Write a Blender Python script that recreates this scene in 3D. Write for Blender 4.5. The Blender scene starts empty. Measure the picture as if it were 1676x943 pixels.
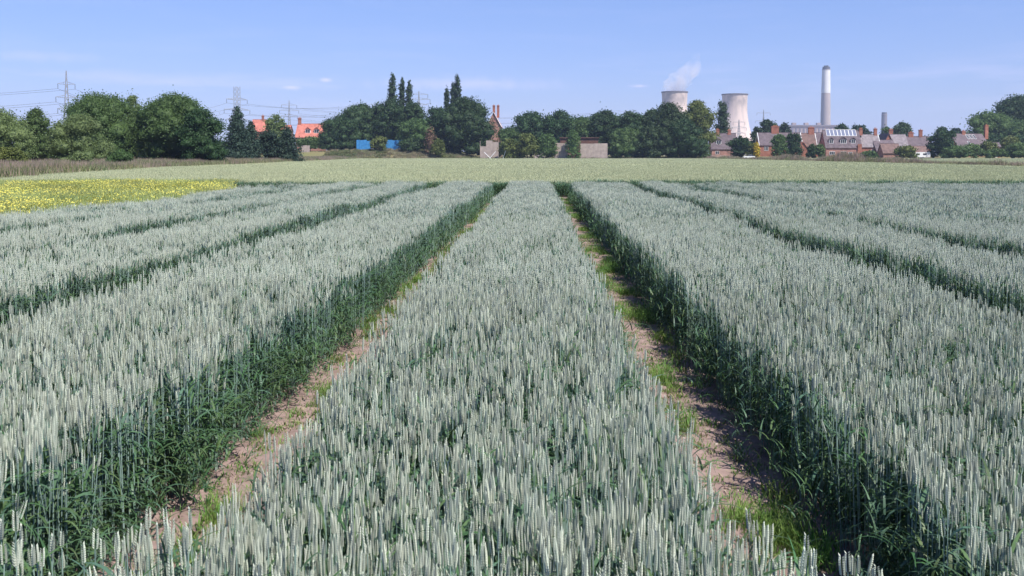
import bpy, math, random
import numpy as np
from mathutils import Vector, Matrix, noise
random.seed(7); rng = np.random.default_rng(7)
R = math.radians; PI = math.pi
S = bpy.context.scene; C = S.collection

# ------------------------------------------------------------------ camera
PITCH, YAW, CAMH, FPX, PY = 2.33, 1.53, 2.1, 1500.0, 314.0
cd = bpy.data.cameras.new('camera'); cam = bpy.data.objects.new('camera', cd); C.objects.link(cam)
cam.location = (0, 0, CAMH); cam.rotation_euler = (R(90-PITCH), 0, R(YAW))
cd.sensor_width = 36; cd.lens = 36*FPX/1676; cd.shift_y = -(471.5-PY)/1676; cd.clip_start = 0.05; cd.clip_end = 30000
S.camera = cam
CM = Matrix.Rotation(R(YAW), 3, 'Z') @ Matrix.Rotation(R(90-PITCH), 3, 'X')

# ------------------------------------------------------------------ world
SUN_EL, SUN_AZ = 57.0, 134.0       # azimuth measured clockwise from +Y (into the picture): right and a little behind
w = bpy.data.worlds.new('World'); S.world = w; w.use_nodes = True
nt = w.node_tree; nt.nodes.clear()
N = nt.nodes.new; L = nt.links.new
out = N('ShaderNodeOutputWorld'); bg = N('ShaderNodeBackground'); sky = N('ShaderNodeTexSky')
sky.sky_type = 'NISHITA'; sky.sun_disc = False
sky.sun_elevation = R(SUN_EL); sky.sun_rotation = R(SUN_AZ)
sky.altitude = 50; sky.air_density = 1.0; sky.dust_density = 0.3; sky.ozone_density = 3.0
bg.inputs['Strength'].default_value = 0.095
tc = N('ShaderNodeTexCoord'); mp = N('ShaderNodeMapping'); mp.inputs['Scale'].default_value = (3.2, 3.2, 26)
nz = N('ShaderNodeTexNoise'); nz.inputs['Scale'].default_value = 2.3; nz.inputs['Detail'].default_value = 7; nz.inputs['Roughness'].default_value = .55
L(tc.outputs['Generated'], mp.inputs[0]); L(mp.outputs[0], nz.inputs[0])
r1 = N('ShaderNodeMapRange'); r1.inputs[1].default_value = .5; r1.inputs[2].default_value = .78; L(nz.outputs[0], r1.inputs[0])
sx = N('ShaderNodeSeparateXYZ'); L(tc.outputs['Generated'], sx.inputs[0])
band = N('ShaderNodeValToRGB'); L(sx.outputs[2], band.inputs[0])
e = band.color_ramp.elements; e[0].position = .0; e[0].color = (.25,)*3+(1,); e[1].position = .2; e[1].color = (.08,)*3+(1,)
for p_, v_ in ((.045, .35), (.075, 1.), (.095, .25), (.13, .15)):
    q = e.new(p_); q.color = (v_,)*3+(1,)
mu = N('ShaderNodeMath'); mu.operation = 'MULTIPLY'; L(r1.outputs[0], mu.inputs[0]); L(band.outputs[0], mu.inputs[1])
mu2 = N('ShaderNodeMath'); mu2.operation = 'MULTIPLY'; mu2.inputs[1].default_value = .35; L(mu.outputs[0], mu2.inputs[0])
# small cumulus puffs low over the horizon
fac = mu2.outputs[0]
def sky_dir(px, py):
    v = CM @ Vector(((px-838)/FPX, (PY-py)/FPX, -1)); return v.normalized()
for px, py, sw, sh, a in ((475, 143, 26, 6, .7), (533, 131, 14, 5, .65), (800, 136, 60, 8, .4), (1048, 141, 22, 4, .65), (760, 138, 210, 15, .34), (70, 92, 120, 12, .2)):
    d = sky_dir(px, py)
    s_ = N('ShaderNodeVectorMath'); s_.operation = 'SUBTRACT'; s_.inputs[1].default_value = d; L(tc.outputs['Generated'], s_.inputs[0])
    m_ = N('ShaderNodeVectorMath'); m_.operation = 'MULTIPLY'; m_.inputs[1].default_value = (FPX/sw, FPX/sw, FPX/sh); L(s_.outputs[0], m_.inputs[0])
    l_ = N('ShaderNodeVectorMath'); l_.operation = 'LENGTH'; L(m_.outputs[0], l_.inputs[0])
    n2 = N('ShaderNodeTexNoise'); n2.inputs['Scale'].default_value = 60; n2.inputs['Detail'].default_value = 4; L(tc.outputs['Generated'], n2.inputs[0])
    ad = N('ShaderNodeMath'); ad.operation = 'MULTIPLY_ADD'; ad.inputs[1].default_value = 1.1; L(n2.outputs[0], ad.inputs[0]); L(l_.outputs['Value'], ad.inputs[2])
    mr = N('ShaderNodeMapRange'); mr.interpolation_type = 'SMOOTHSTEP'; mr.inputs[1].default_value = 1.6; mr.inputs[2].default_value = .35; mr.inputs[3].default_value = 0; mr.inputs[4].default_value = a; L(ad.outputs[0], mr.inputs[0])
    mx = N('ShaderNodeMath'); mx.operation = 'MAXIMUM'; L(fac, mx.inputs[0]); L(mr.outputs[0], mx.inputs[1]); fac = mx.outputs[0]
tint = N('ShaderNodeMix'); tint.data_type = 'RGBA'; tint.blend_type = 'MULTIPLY'; tint.inputs[0].default_value = 1

lo = N('ShaderNodeValToRGB'); L(sx.outputs[2], lo.inputs[0]); le = lo.color_ramp.elements
le[0].position = 0.0; le[0].color = (.60, .605, .96, 1); le[1].position = .22; le[1].color = (.79, .835, 1.13, 1); L(lo.outputs[0], tint.inputs[7]); L(sky.outputs[0], tint.inputs[6])
mix = N('ShaderNodeMix'); mix.data_type = 'RGBA'; L(fac, mix.inputs[0]); L(tint.outputs[2], mix.inputs[6]); mix.inputs[7].default_value = (7.4, 6.8, 9.1, 1)
L(mix.outputs[2], bg.inputs[0]); L(bg.outputs[0], out.inputs[0])

# ------------------------------------------------------------------ sun, exposure
sd = bpy.data.lights.new('sun', 'SUN'); so = bpy.data.objects.new('sun', sd); C.objects.link(so)
sd.energy = 4.9; sd.angle = R(.55); sd.color = (1, .95, .87)
az, el = R(SUN_AZ), R(SUN_EL)
sv = Vector((math.sin(az)*math.cos(el), math.cos(az)*math.cos(el), math.sin(el)))
so.rotation_euler = sv.to_track_quat('Z', 'Y').to_euler(); so.location = (30, -30, 60)
S.view_settings.view_transform = 'Standard'; S.view_settings.look = 'None'; S.view_settings.gamma = 1
S.view_settings.exposure = 0.6; S.view_settings.use_curve_mapping = False
S.render.engine = 'CYCLES'; S.cycles.volume_bounces = 1; S.cycles.max_bounces = 6; S.cycles.transparent_max_bounces = 8
S.cycles.diffuse_bounces = 3; S.cycles.volume_step_rate = 2.0

# ------------------------------------------------------------------ placement helpers
def W(px, py, Y):
    "world point seen at photo pixel (px, py) and lying at world depth Y"
    v = CM @ Vector(((px-838)/FPX, (PY-py)/FPX, -1)); v *= Y/v.y
    return Vector((v.x, v.y, CAMH+v.z))
def X(px, Y): return W(px, 253, Y).x
def Z(py, Y, px=838): return W(px, py, Y).z
def gz(x, y):
    t = min(1, max(0, (y-331)/13)); w_ = min(1, max(0, (-x-20)/22)); a = min(1, max(0, (y-334)/40))
    return 1.3*a*a*(3-2*a)*(1-w_) + 3.5*w_*t*t*(3-2*t)

# ------------------------------------------------------------------ materials
MATS = {}
def mat(name, col, rough=.75, var=.0, scale=4., col2=None, transl=0., inst=0., spec=.3, bump=0., metal=0., hue=0.):
    if name in MATS: return MATS[name]
    m = bpy.data.materials.new(name); m.use_nodes = True; t = m.node_tree; n = t.nodes.new; l = t.links.new
    b = t.nodes['Principled BSDF']; o = t.nodes['Material Output']
    b.inputs['Roughness'].default_value = rough; b.inputs['Specular IOR Level'].default_value = spec; b.inputs['Metallic'].default_value = metal
    c = None
    tcn = n('ShaderNodeTexCoord')
    rgb = n('ShaderNodeRGB'); rgb.outputs[0].default_value = (*col, 1); c = rgb.outputs[0]
    if var or col2:
        nz = n('ShaderNodeTexNoise'); nz.inputs['Scale'].default_value = scale; nz.inputs['Detail'].default_value = 6; nz.inputs['Roughness'].default_value = .6
        l(tcn.outputs['Object'], nz.inputs[0])
        mx = n('ShaderNodeMix'); mx.data_type = 'RGBA'; l(c, mx.inputs[6])
        cc = col2 if col2 else tuple(x*(1-var) for x in col)
        mx.inputs[7].default_value = (*cc, 1)
        mr = n('ShaderNodeMapRange'); mr.inputs[1].default_value = .35; mr.inputs[2].default_value = .65; l(nz.outputs[0], mr.inputs[0]); l(mr.outputs[0], mx.inputs[0])
        c = mx.outputs[2]
        if bump:
            bp = n('ShaderNodeBump'); bp.inputs['Strength'].default_value = bump; l(nz.outputs[0], bp.inputs['Height']); l(bp.outputs[0], b.inputs['Normal'])
    if inst or hue:
        oi = n('ShaderNodeObjectInfo'); hs = n('ShaderNodeHueSaturation')
        mr = n('ShaderNodeMapRange'); mr.inputs[3].default_value = 1-inst; mr.inputs[4].default_value = 1+inst; l(oi.outputs['Random'], mr.inputs[0]); l(mr.outputs[0], hs.inputs['Value'])
        if hue:
            m3 = n('ShaderNodeMath'); m3.operation = 'MULTIPLY'; m3.inputs[1].default_value = 7.31; l(oi.outputs['Random'], m3.inputs[0])
            m4 = n('ShaderNodeMath'); m4.operation = 'FRACT'; l(m3.outputs[0], m4.inputs[0])
            m5 = n('ShaderNodeMapRange'); m5.inputs[3].default_value = .5-hue; m5.inputs[4].default_value = .5+hue; l(m4.outputs[0], m5.inputs[0]); l(m5.outputs[0], hs.inputs['Hue'])
        l(c, hs.inputs['Color']); c = hs.outputs[0]
    l(c, b.inputs['Base Color'])
    if transl:
        tr = n('ShaderNodeBsdfTranslucent'); ms = n('ShaderNodeMixShader'); ms.inputs[0].default_value = transl
        l(c, tr.inputs[0]); l(b.outputs[0], ms.inputs[1]); l(tr.outputs[0], ms.inputs[2]); l(ms.outputs[0], o.inputs[0])
    MATS[name] = m; return m

def brick_mat(name, c1, c2, mortar, scale, bw=.5, bh=.25, rough=.85):
    m = bpy.data.materials.new(name); m.use_nodes = True; t = m.node_tree; n = t.nodes.new; l = t.links.new
    b = t.nodes['Principled BSDF']; b.inputs['Roughness'].default_value = rough; b.inputs['Specular IOR Level'].default_value = .2
    tcn = n('ShaderNodeTexCoord'); sp = n('ShaderNodeSeparateXYZ'); cb = n('ShaderNodeCombineXYZ'); a = n('ShaderNodeMath'); a.operation = 'ADD'
    l(tcn.outputs['Object'], sp.inputs[0]); l(sp.outputs[0], a.inputs[0]); l(sp.outputs[1], a.inputs[1]); l(a.outputs[0], cb.inputs[0]); l(sp.outputs[2], cb.inputs[1])
    br = n('ShaderNodeTexBrick'); br.inputs['Color1'].default_value = (*c1, 1); br.inputs['Color2'].default_value = (*c2, 1); br.inputs['Mortar'].default_value = (*mortar, 1)
    br.inputs['Scale'].default_value = scale; br.inputs['Brick Width'].default_value = bw; br.inputs['Row Height'].default_value = bh; br.inputs['Mortar Size'].default_value = .02
    l(cb.outputs[0], br.inputs[0])
    nz = n('ShaderNodeTexNoise'); nz.inputs['Scale'].default_value = .9; nz.inputs['Detail'].default_value = 6; l(tcn.outputs['Object'], nz.inputs[0])
    mr = n('ShaderNodeMapRange'); mr.inputs[1].default_value = .3; mr.inputs[2].default_value = .7; mr.inputs[3].default_value = .7; mr.inputs[4].default_value = 1.2; l(nz.outputs[0], mr.inputs[0])
    hs = n('ShaderNodeHueSaturation'); l(mr.outputs[0], hs.inputs['Value']); l(br.outputs[0], hs.inputs['Color']); l(hs.outputs[0], b.inputs['Base Color'])
    MATS[name] = m; return m

HEAD = mat('wheat_ear', (.50, .545, .44), .7, inst=.18, hue=.02, transl=.15, col2=(.44, .48, .39), scale=55)
STEM = mat('wheat_stem', (.22, .31, .27), .55, inst=.15, hue=.02)
LEAF = mat('wheat_leaf', (.068, .132, .050), .5, inst=.28, hue=.03, transl=.25, spec=.35)
LEAFB = mat('wheat_leaf_blue', (.078, .150, .088), .5, inst=.25, hue=.03, transl=.22, spec=.35)
FIELD = mat('pale_crop', (.46, .485, .30), .8, inst=.10, hue=.01, transl=.1)
FIELDB = mat('pale_crop_base', (.35, .375, .22), .9, var=.25, scale=.35)
GRASS = mat('grass_blade', (.145, .255, .055), .6, inst=.3, hue=.03, transl=.35)
DRYG = mat('dry_grass', (.34, .28, .19), .8, inst=.25, hue=.02, transl=.2)
PURPG = mat('seeding_grass', (.30, .235, .19), .8, inst=.2, hue=.02, transl=.2)
OLIVEG = mat('verge_green', (.17, .20, .085), .7, inst=.25, hue=.03, transl=.3)
MUST = mat('mustard_flower', (.60, .56, .11), .6, inst=.2, hue=.008, transl=.25)
MUSTG = mat('mustard_green', (.33, .39, .15), .7, inst=.15, hue=.015, transl=.25)
SOIL = mat('soil', (.30, .22, .20), .95, col2=(.20, .145, .125), scale=7, bump=.6, spec=.1)
EARTH = mat('ground_grass', (.13, .15, .06), .95, col2=(.20, .16, .09), scale=.05, spec=.1)
STONE = mat('stone', (.42, .35, .30), .9, inst=.4, spec=.1)
FOL = {
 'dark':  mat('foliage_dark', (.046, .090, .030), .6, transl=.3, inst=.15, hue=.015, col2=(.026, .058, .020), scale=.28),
 'mid':   mat('foliage_mid', (.115, .185, .058), .6, transl=.38, inst=.1, hue=.01, col2=(.065, .12, .036), scale=.22),
 'willow':mat('foliage_willow', (.19, .25, .095), .6, transl=.4, inst=.1, col2=(.115, .17, .06), scale=.25),
 'yellow':mat('foliage_yellow', (.15, .17, .04), .6, transl=.25, col2=(.08, .12, .03), scale=.35),
 'blue':  mat('foliage_blue', (.034, .065, .042), .65, transl=.1, inst=.15, col2=(.022, .048, .03), scale=.4),
 'poplar':mat('foliage_poplar', (.045, .08, .035), .6, transl=.18, inst=.1, col2=(.03, .06, .028), scale=.4),
 'gold':  mat('foliage_gold', (.75, .5, .03), .6, transl=.2, col2=(.35, .33, .05), scale=.9),
 'dead':  mat('foliage_dead', (.20, .12, .075), .8, transl=.1, col2=(.12, .08, .06), scale=.8),
}
BARK = mat('bark', (.10, .075, .055), .9, var=.4, scale=3)
CONC = mat('concrete_wall', (.46, .38, .33), .9, col2=(.33, .27, .24), scale=.8, spec=.15)
TOWERC = mat('tower_concrete', (.62, .50, .42), .9, col2=(.50, .41, .36), scale=.03, spec=.1)
STACKC = mat('stack_concrete', (.44, .37, .345), .9, col2=(.39, .33, .31), scale=.05, spec=.1)
WHITE = mat('white_paint', (.8, .8, .78), .5)
DARK = mat('dark_steel', (.09, .09, .10), .6)
STEEL = mat('galvanised_steel', (.30, .31, .34), .55)
CABLE = mat('cable', (.09, .09, .10), .6)
GLASS = mat('window_glass', (.03, .035, .045), .2, spec=.4)
PANEL = mat('solar_glass', (.10, .12, .20), .55, spec=.2)
BLUE = mat('blue_paint', (.07, .30, .62), .5, col2=(.04, .20, .45), scale=1.1)
LEAD = mat('lead_flashing', (.25, .25, .27), .6)
POT = mat('clay_pot', (.42, .17, .09), .8)
RUST = mat('rust_cladding', (.16, .08, .06), .8, var=.4, scale=1)
CLAD = mat('station_cladding', (.42, .33, .30), .8, col2=(.34, .28, .27), scale=.06)
BRICK = brick_mat('red_brick', (.37, .125, .075), (.30, .10, .065), (.30, .24, .20), 4.)
BRICKP = brick_mat('pink_brick', (.40, .19, .15), (.34, .155, .12), (.38, .31, .27), 4.)
SLATE = brick_mat('slate_roof', (.16, .125, .135), (.125, .10, .112), (.085, .07, .08), 3., .7, .5)
SLATEL = brick_mat('pale_slate_roof', (.27, .235, .245), (.22, .195, .205), (.15, .13, .14), 3., .7, .5)
BROWNT = brick_mat('brown_tile_roof', (.21, .135, .115), (.165, .11, .10), (.10, .07, .07), 3., .7, .5)
CORAL = brick_mat('coral_tile_roof', (.52, .19, .145), (.45, .165, .125), (.36, .13, .10), 3., .7, .5)

# ------------------------------------------------------------------ mesh helpers
class MB:
    def __init__(s): s.v = []; s.f = []; s.m = []
    def add(s, vs, fs, mi=0):
        o = len(s.v); s.v += [tuple(a) for a in vs]
        for f in fs: s.f.append(tuple(o+i for i in f)); s.m.append(mi)
    def box(s, x0, y0, z0, x1, y1, z1, mi=0):
        s.add([(x0,y0,z0),(x1,y0,z0),(x1,y1,z0),(x0,y1,z0),(x0,y0,z1),(x1,y0,z1),(x1,y1,z1),(x0,y1,z1)],
              [(0,3,2,1),(4,5,6,7),(0,1,5,4),(1,2,6,5),(2,3,7,6),(3,0,4,7)], mi)
    def tube(s, pts, rad, n=6, mi=0, cap=True):
        pts = [Vector(p) for p in pts]; rings = []
        if not hasattr(rad, '__len__'): rad = [rad]*len(pts)
        vs = []
        for i, p in enumerate(pts):
            d = (pts[min(i+1, len(pts)-1)]-pts[max(i-1, 0)]).normalized()
            a = d.cross(Vector((0, 0, 1)) if abs(d.z) < .9 else Vector((1, 0, 0))).normalized(); b = d.cross(a)
            for k in range(n):
                t = 2*PI*k/n; vs.append(p+a*math.cos(t)*rad[i]+b*math.sin(t)*rad[i])
        fs = [(i*n+k, i*n+(k+1)%n, (i+1)*n+(k+1)%n, (i+1)*n+k) for i in range(len(pts)-1) for k in range(n)]
        if cap: fs += [tuple(range(n))[::-1], tuple((len(pts)-1)*n+k for k in range(n))]
        s.add(vs, fs, mi)
    def lathe(s, prof, n=48, mi=0, closed=False):
        vs = [(r*math.cos(2*PI*k/n), r*math.sin(2*PI*k/n), z) for r, z in prof for k in range(n)]
        fs = [(i*n+k, i*n+(k+1)%n, (i+1)*n+(k+1)%n, (i+1)*n+k) for i in range(len(prof)-1) for k in range(n)]
        if closed: fs += [(((len(prof)-1))*n+k, (len(prof)-1)*n+(k+1)%n, (k+1)%n, k) for k in range(n)]
        s.add(vs, fs, mi)
    def mesh(s, name, mats, smooth=False):
        me = bpy.data.meshes.new(name); me.from_pydata(s.v, [], s.f)
        for m in (mats if isinstance(mats, (list, tuple)) else [mats]): me.materials.append(m)
        me.polygons.foreach_set('material_index', s.m)
        if smooth: me.polygons.foreach_set('use_smooth', [True]*len(s.f))
        me.update(); return me
    def obj(s, name, mats, parent=None, smooth=False, loc=None):
        o = bpy.data.objects.new(name, s.mesh(name, mats, smooth)); C.objects.link(o)
        if parent: o.parent = parent
        if loc is not None: o.location = loc
        return o
def tag(o, label=None, cat=None, group=None, kind=None):
    for k, v in (('label', label), ('category', cat), ('group', group), ('kind', kind)):
        if v: o[k] = v
    return o
def thing(name, label, cat, loc, rz=0, group=None):
    o = bpy.data.objects.new(name, None); C.objects.link(o); o.location = loc; o.rotation_euler.z = rz; o.empty_display_size = .2
    return tag(o, label, cat, group)
def np_mesh(name, v, quads, mats, midx=None, smooth=False):
    "fast mesh from arrays; quads (n,4)"
    me = bpy.data.meshes.new(name); k = quads.shape[1]
    me.vertices.add(len(v)); me.vertices.foreach_set('co', v.astype(np.float32).ravel())
    me.loops.add(quads.size); me.loops.foreach_set('vertex_index', quads.astype(np.int32).ravel())
    me.polygons.add(len(quads)); me.polygons.foreach_set('loop_start', np.arange(0, quads.size, k, dtype=np.int32))
    me.polygons.foreach_set('loop_total', np.full(len(quads), k, dtype=np.int32))
    for m in mats: me.materials.append(m)
    if midx is not None: me.polygons.foreach_set('material_index', midx.astype(np.int32))
    if smooth: me.polygons.foreach_set('use_smooth', np.ones(len(quads), dtype=bool))
    me.update(calc_edges=True); me.validate(); return me

# ------------------------------------------------------------------ ground
def build_ground():
    ys = np.concatenate([np.linspace(-60, 300, 30), np.linspace(310, 400, 31), np.array([500, 800, 1500, 3000, 6000])])
    xs = np.array([-6000, -3000, -1000, -400, -200, -100, -60, -50, -44, -38, -32, -26, -20, -10, 0, 20, 50, 100, 200, 400, 1000, 3000, 6000.])
    vs = [(x, y, gz(x, y)) for y in ys for x in xs]; n = len(xs)
    fs = [(j*n+i, j*n+i+1, (j+1)*n+i+1, (j+1)*n+i) for j in range(len(ys)-1) for i in range(n-1)]
    m = MB(); m.add(vs, fs); tag(m.obj('ground', EARTH, smooth=True), kind='structure')
build_ground()
def fbm(x, y, s): return noise.fractal(Vector((x*s, y*s, 3.7)), .8, 2.1, 4)
def build_soil():
    ys = list(np.arange(1.0, 12, .07)) + list(np.arange(12, 46.01, .4)); xs = list(np.arange(-14, -5, .85)) + list(np.arange(-5, 5.5, .07)) + list(np.arange(5.5, 32.1, .5))
    n = len(xs); vs = []
    for y in ys:
        for x in xs:
            e_ = min(1, min(x+14, 32-x)/.5, (y-1)/.3)
            vs.append((x, y, .008 + (.03+.026*fbm(x, y, 7)+.03*fbm(x+9, y, 2.0))*max(0, e_)))
    fs = [(j*n+i, j*n+i+1, (j+1)*n+i+1, (j+1)*n+i) for j in range(len(ys)-1) for i in range(n-1)]
    m = MB(); m.add(vs, fs); tag(m.obj('soil_path', SOIL, smooth=True), kind='structure')
build_soil()

# ------------------------------------------------------------------ instancing of uncountable stuff
def make_coll(name, objs):
    c = bpy.data.collections.new(name)
    for o in objs: c.objects.link(o)
    return c
def proto(name, mb, mats, smooth=False):
    return bpy.data.objects.new(name, mb.mesh(name, mats, smooth))
def scatter(name, pts, rots, scl, idx, coll, label, cat, base=None, group=None):
    "one stuff object: a point mesh that grows the plants of coll at its points"
    pts = np.asarray(pts, dtype=np.float32); n = len(pts)
    me = bpy.data.meshes.new(name); me.vertices.add(n); me.vertices.foreach_set('co', pts.ravel())
    for nm, ty, dat in (('rot', 'FLOAT_VECTOR', rots), ('scl', 'FLOAT_VECTOR', scl), ('idx', 'INT', idx)):
        a = me.attributes.new(nm, ty, 'POINT')
        a.data.foreach_set('vector' if ty == 'FLOAT_VECTOR' else 'value', np.asarray(dat, dtype=np.int32 if ty == 'INT' else np.float32).ravel())
    o = bpy.data.objects.new(name, me); C.objects.link(o)
    g = bpy.data.node_groups.new(name, 'GeometryNodeTree'); n_ = g.nodes.new; l = g.links.new
    g.interface.new_socket('Geometry', in_out='INPUT', socket_type='NodeSocketGeometry'); g.interface.new_socket('Geometry', in_out='OUTPUT', socket_type='NodeSocketGeometry')
    gi = n_('NodeGroupInput'); go = n_('NodeGroupOutput'); ip = n_('GeometryNodeInstanceOnPoints'); ci = n_('GeometryNodeCollectionInfo')
    ci.inputs[0].default_value = coll; ci.inputs['Separate Children'].default_value = True; ci.inputs['Reset Children'].default_value = True
    def att(nm, ty):
        a = n_('GeometryNodeInputNamedAttribute'); a.data_type = ty; a.inputs['Name'].default_value = nm; return a.outputs[0]
    er = n_('FunctionNodeEulerToRotation'); l(att('rot', 'FLOAT_VECTOR'), er.inputs[0])
    l(gi.outputs[0], ip.inputs['Points']); l(ci.outputs[0], ip.inputs['Instance']); ip.inputs['Pick Instance'].default_value = True
    l(att('idx', 'INT'), ip.inputs['Instance Index']); l(er.outputs[0], ip.inputs['Rotation']); l(att('scl', 'FLOAT_VECTOR'), ip.inputs['Scale'])
    if base:
        oi = n_('GeometryNodeObjectInfo'); oi.inputs[0].default_value = base; jn = n_('GeometryNodeJoinGeometry')
        l(ip.outputs[0], jn.inputs[0]); l(oi.outputs['Geometry'], jn.inputs[0]); l(jn.outputs[0], go.inputs[0])
    else: l(ip.outputs[0], go.inputs[0])
    md = o.modifiers.new('plants', 'NODES'); md.node_group = g
    return tag(o, label, cat, group, 'stuff')

def leaf(m, base, ang, L_, wd, up, droop, seg=5, mi=0, twist=.0):
    "arching blade; up = start steepness, droop = how far it bends over"
    p = Vector(base); pitch = up; vs = []; fs = []
    for i in range(seg+1):
        t = i/seg; ww = wd*(.55+.45*math.sin(PI*min(1, t*1.3+.15)))*(1-t**3)+.0004
        a2 = ang+PI/2+twist*t; sd_ = Vector((math.cos(a2), math.sin(a2), .25*math.sin(3*t)))*ww*.5
        vs += [p-sd_, p+sd_]
        d = Vector((math.cos(ang)*math.cos(pitch), math.sin(ang)*math.cos(pitch), math.sin(pitch)))
        p = p+d*(L_/seg); pitch -= droop/seg*(1+.6*t)
    fs = [(2*i, 2*i+1, 2*i+3, 2*i+2) for i in range(seg)]
    m.add(vs, fs, mi)

def ear(m, p, d, L_, wd, lod, mi=0):
    "wheat ear: two rows of overlapping spikelets on a rachis"
    d = d.normalized(); a = d.cross(Vector((random.uniform(-1, 1), random.uniform(-1, 1), .1))).normalized(); b = d.cross(a)
    if lod == 0:
        n = 9
        for k in range(n):
            t = k/(n-1); prof = .62+.38*math.sin(PI*min(1, .18+t*.72)); prof *= (1 if t < .85 else .8)
            for s_ in (-1, 1):
                c = p+d*(L_*(k+(.5 if s_ > 0 else 0))/n)+a*s_*wd*.20*prof
                sl = L_/n*1.8; ax = (d+a*s_*.5).normalized(); w1 = wd*.27*prof; w2 = wd*.40*prof
                sa = ax.cross(b).normalized()
                mid = c+ax*sl*.42
                m.add([c, mid+sa*w1, mid+b*w2, mid-sa*w1, mid-b*w2, c+ax*sl], [(0,1,2),(0,2,3),(0,3,4),(0,4,1),(5,2,1),(5,3,2),(5,4,3),(5,1,4)], mi)
    elif lod == 1:
        rr = [.3, .95, .65, 1.05, .7, .95, .6, .75, .05]; n = 4; vs = []
        for i, q in enumerate(rr):
            c = p+d*L_*i/(len(rr)-1)
            for k in range(n):
                t_ = PI/2*k+i*.4; vs.append(c+(a*math.cos(t_)+b*math.sin(t_))*q*wd*.5)
        m.add(vs, [(i*n+k, i*n+(k+1) % n, (i+1)*n+(k+1) % n, (i+1)*n+k) for i in range(len(rr)-1) for k in range(n)], mi)
    else:
        c = p+d*L_*.45
        m.add([p, c+a*wd*.5, c+(b-a*.5)*wd*.5, c+(-b-a*.5)*wd*.5, p+d*L_], [(0,1,2),(0,2,3),(0,3,1),(4,2,1),(4,3,2),(4,1,3)], mi)

def wheat_clump(lod, n, rad, heads=True, leafy=1.):
    m = MB(); u = random.uniform
    for _ in range(n):
        a = u(0, 2*PI); r = rad*math.sqrt(random.random()); x, y = r*math.cos(a), r*math.sin(a)
        h = u(.66, .79); la = u(0, 2*PI); ln = abs(random.gauss(0, .015 if random.random() > .06 else .07))
        top = Vector((x+math.cos(la)*ln, y+math.sin(la)*ln, h)); mid = Vector((x+math.cos(la)*ln*.35, y+math.sin(la)*ln*.35, h*.5))
        if heads:
            sr = (.0021, .0026, .0045)[lod]
            m.tube([(x, y, 0), mid, top], [sr*1.2, sr*1.1, sr*.8], 3, 1, cap=False)
            d = Vector((math.cos(la)*ln*1.2+u(-.022, .022), math.sin(la)*ln*1.2+u(-.022, .022), h*.5))
            ear(m, top-Vector((0, 0, .003)), d, u(.064, .092), u(.0102, .0130)*(1, .95, .9)[lod], lod, 0)
        seg = (6, 4, 3)[lod]; nl = (4, 3, 2)[lod] if random.random() < .7*leafy else (3, 2, 1)[lod]
        for k in range(nl):
            zz = h*(.84-.2*k+u(-.07, .05)) if heads else h*u(.1, .75)
            zz = max(.03, zz); q = zz/h
            leaf(m, (x+(top.x-x)*q*.8, y+(top.y-y)*q*.8, zz), u(0, 2*PI), u(.15, .26), u(.010, .016)*(1, 1.1, 1.5)[lod], u(.7, 1.35), u(.8, 2.6), seg, 2 if random.random() < .6 else 3, u(-.6, .6))
    return m
WM = [HEAD, STEM, LEAF, LEAFB]
protos = [proto('wheat_near', wheat_clump(0, 5, .06), WM) for _ in range(8)]          # 0-7
protos += [proto('wheat_mid', wheat_clump(1, 7, .075), WM) for _ in range(6)]            # 8-13
protos += [proto('wheat_far', wheat_clump(2, 16, .12), WM) for _ in range(5)]            # 14-18
protos += [proto('wheat_leafy', wheat_clump(0, 4, .06, False, 1.4), WM) for _ in range(4)]  # 19-22
protos += [proto('wheat_leafy_far', wheat_clump(2, 10, .12, False, 1.6), WM) for _ in range(3)]  # 23-25
for i, o in enumerate(protos): o.name = 'a%02d_wheat' % i
WC = make_coll('wheat_plants', protos)

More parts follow.
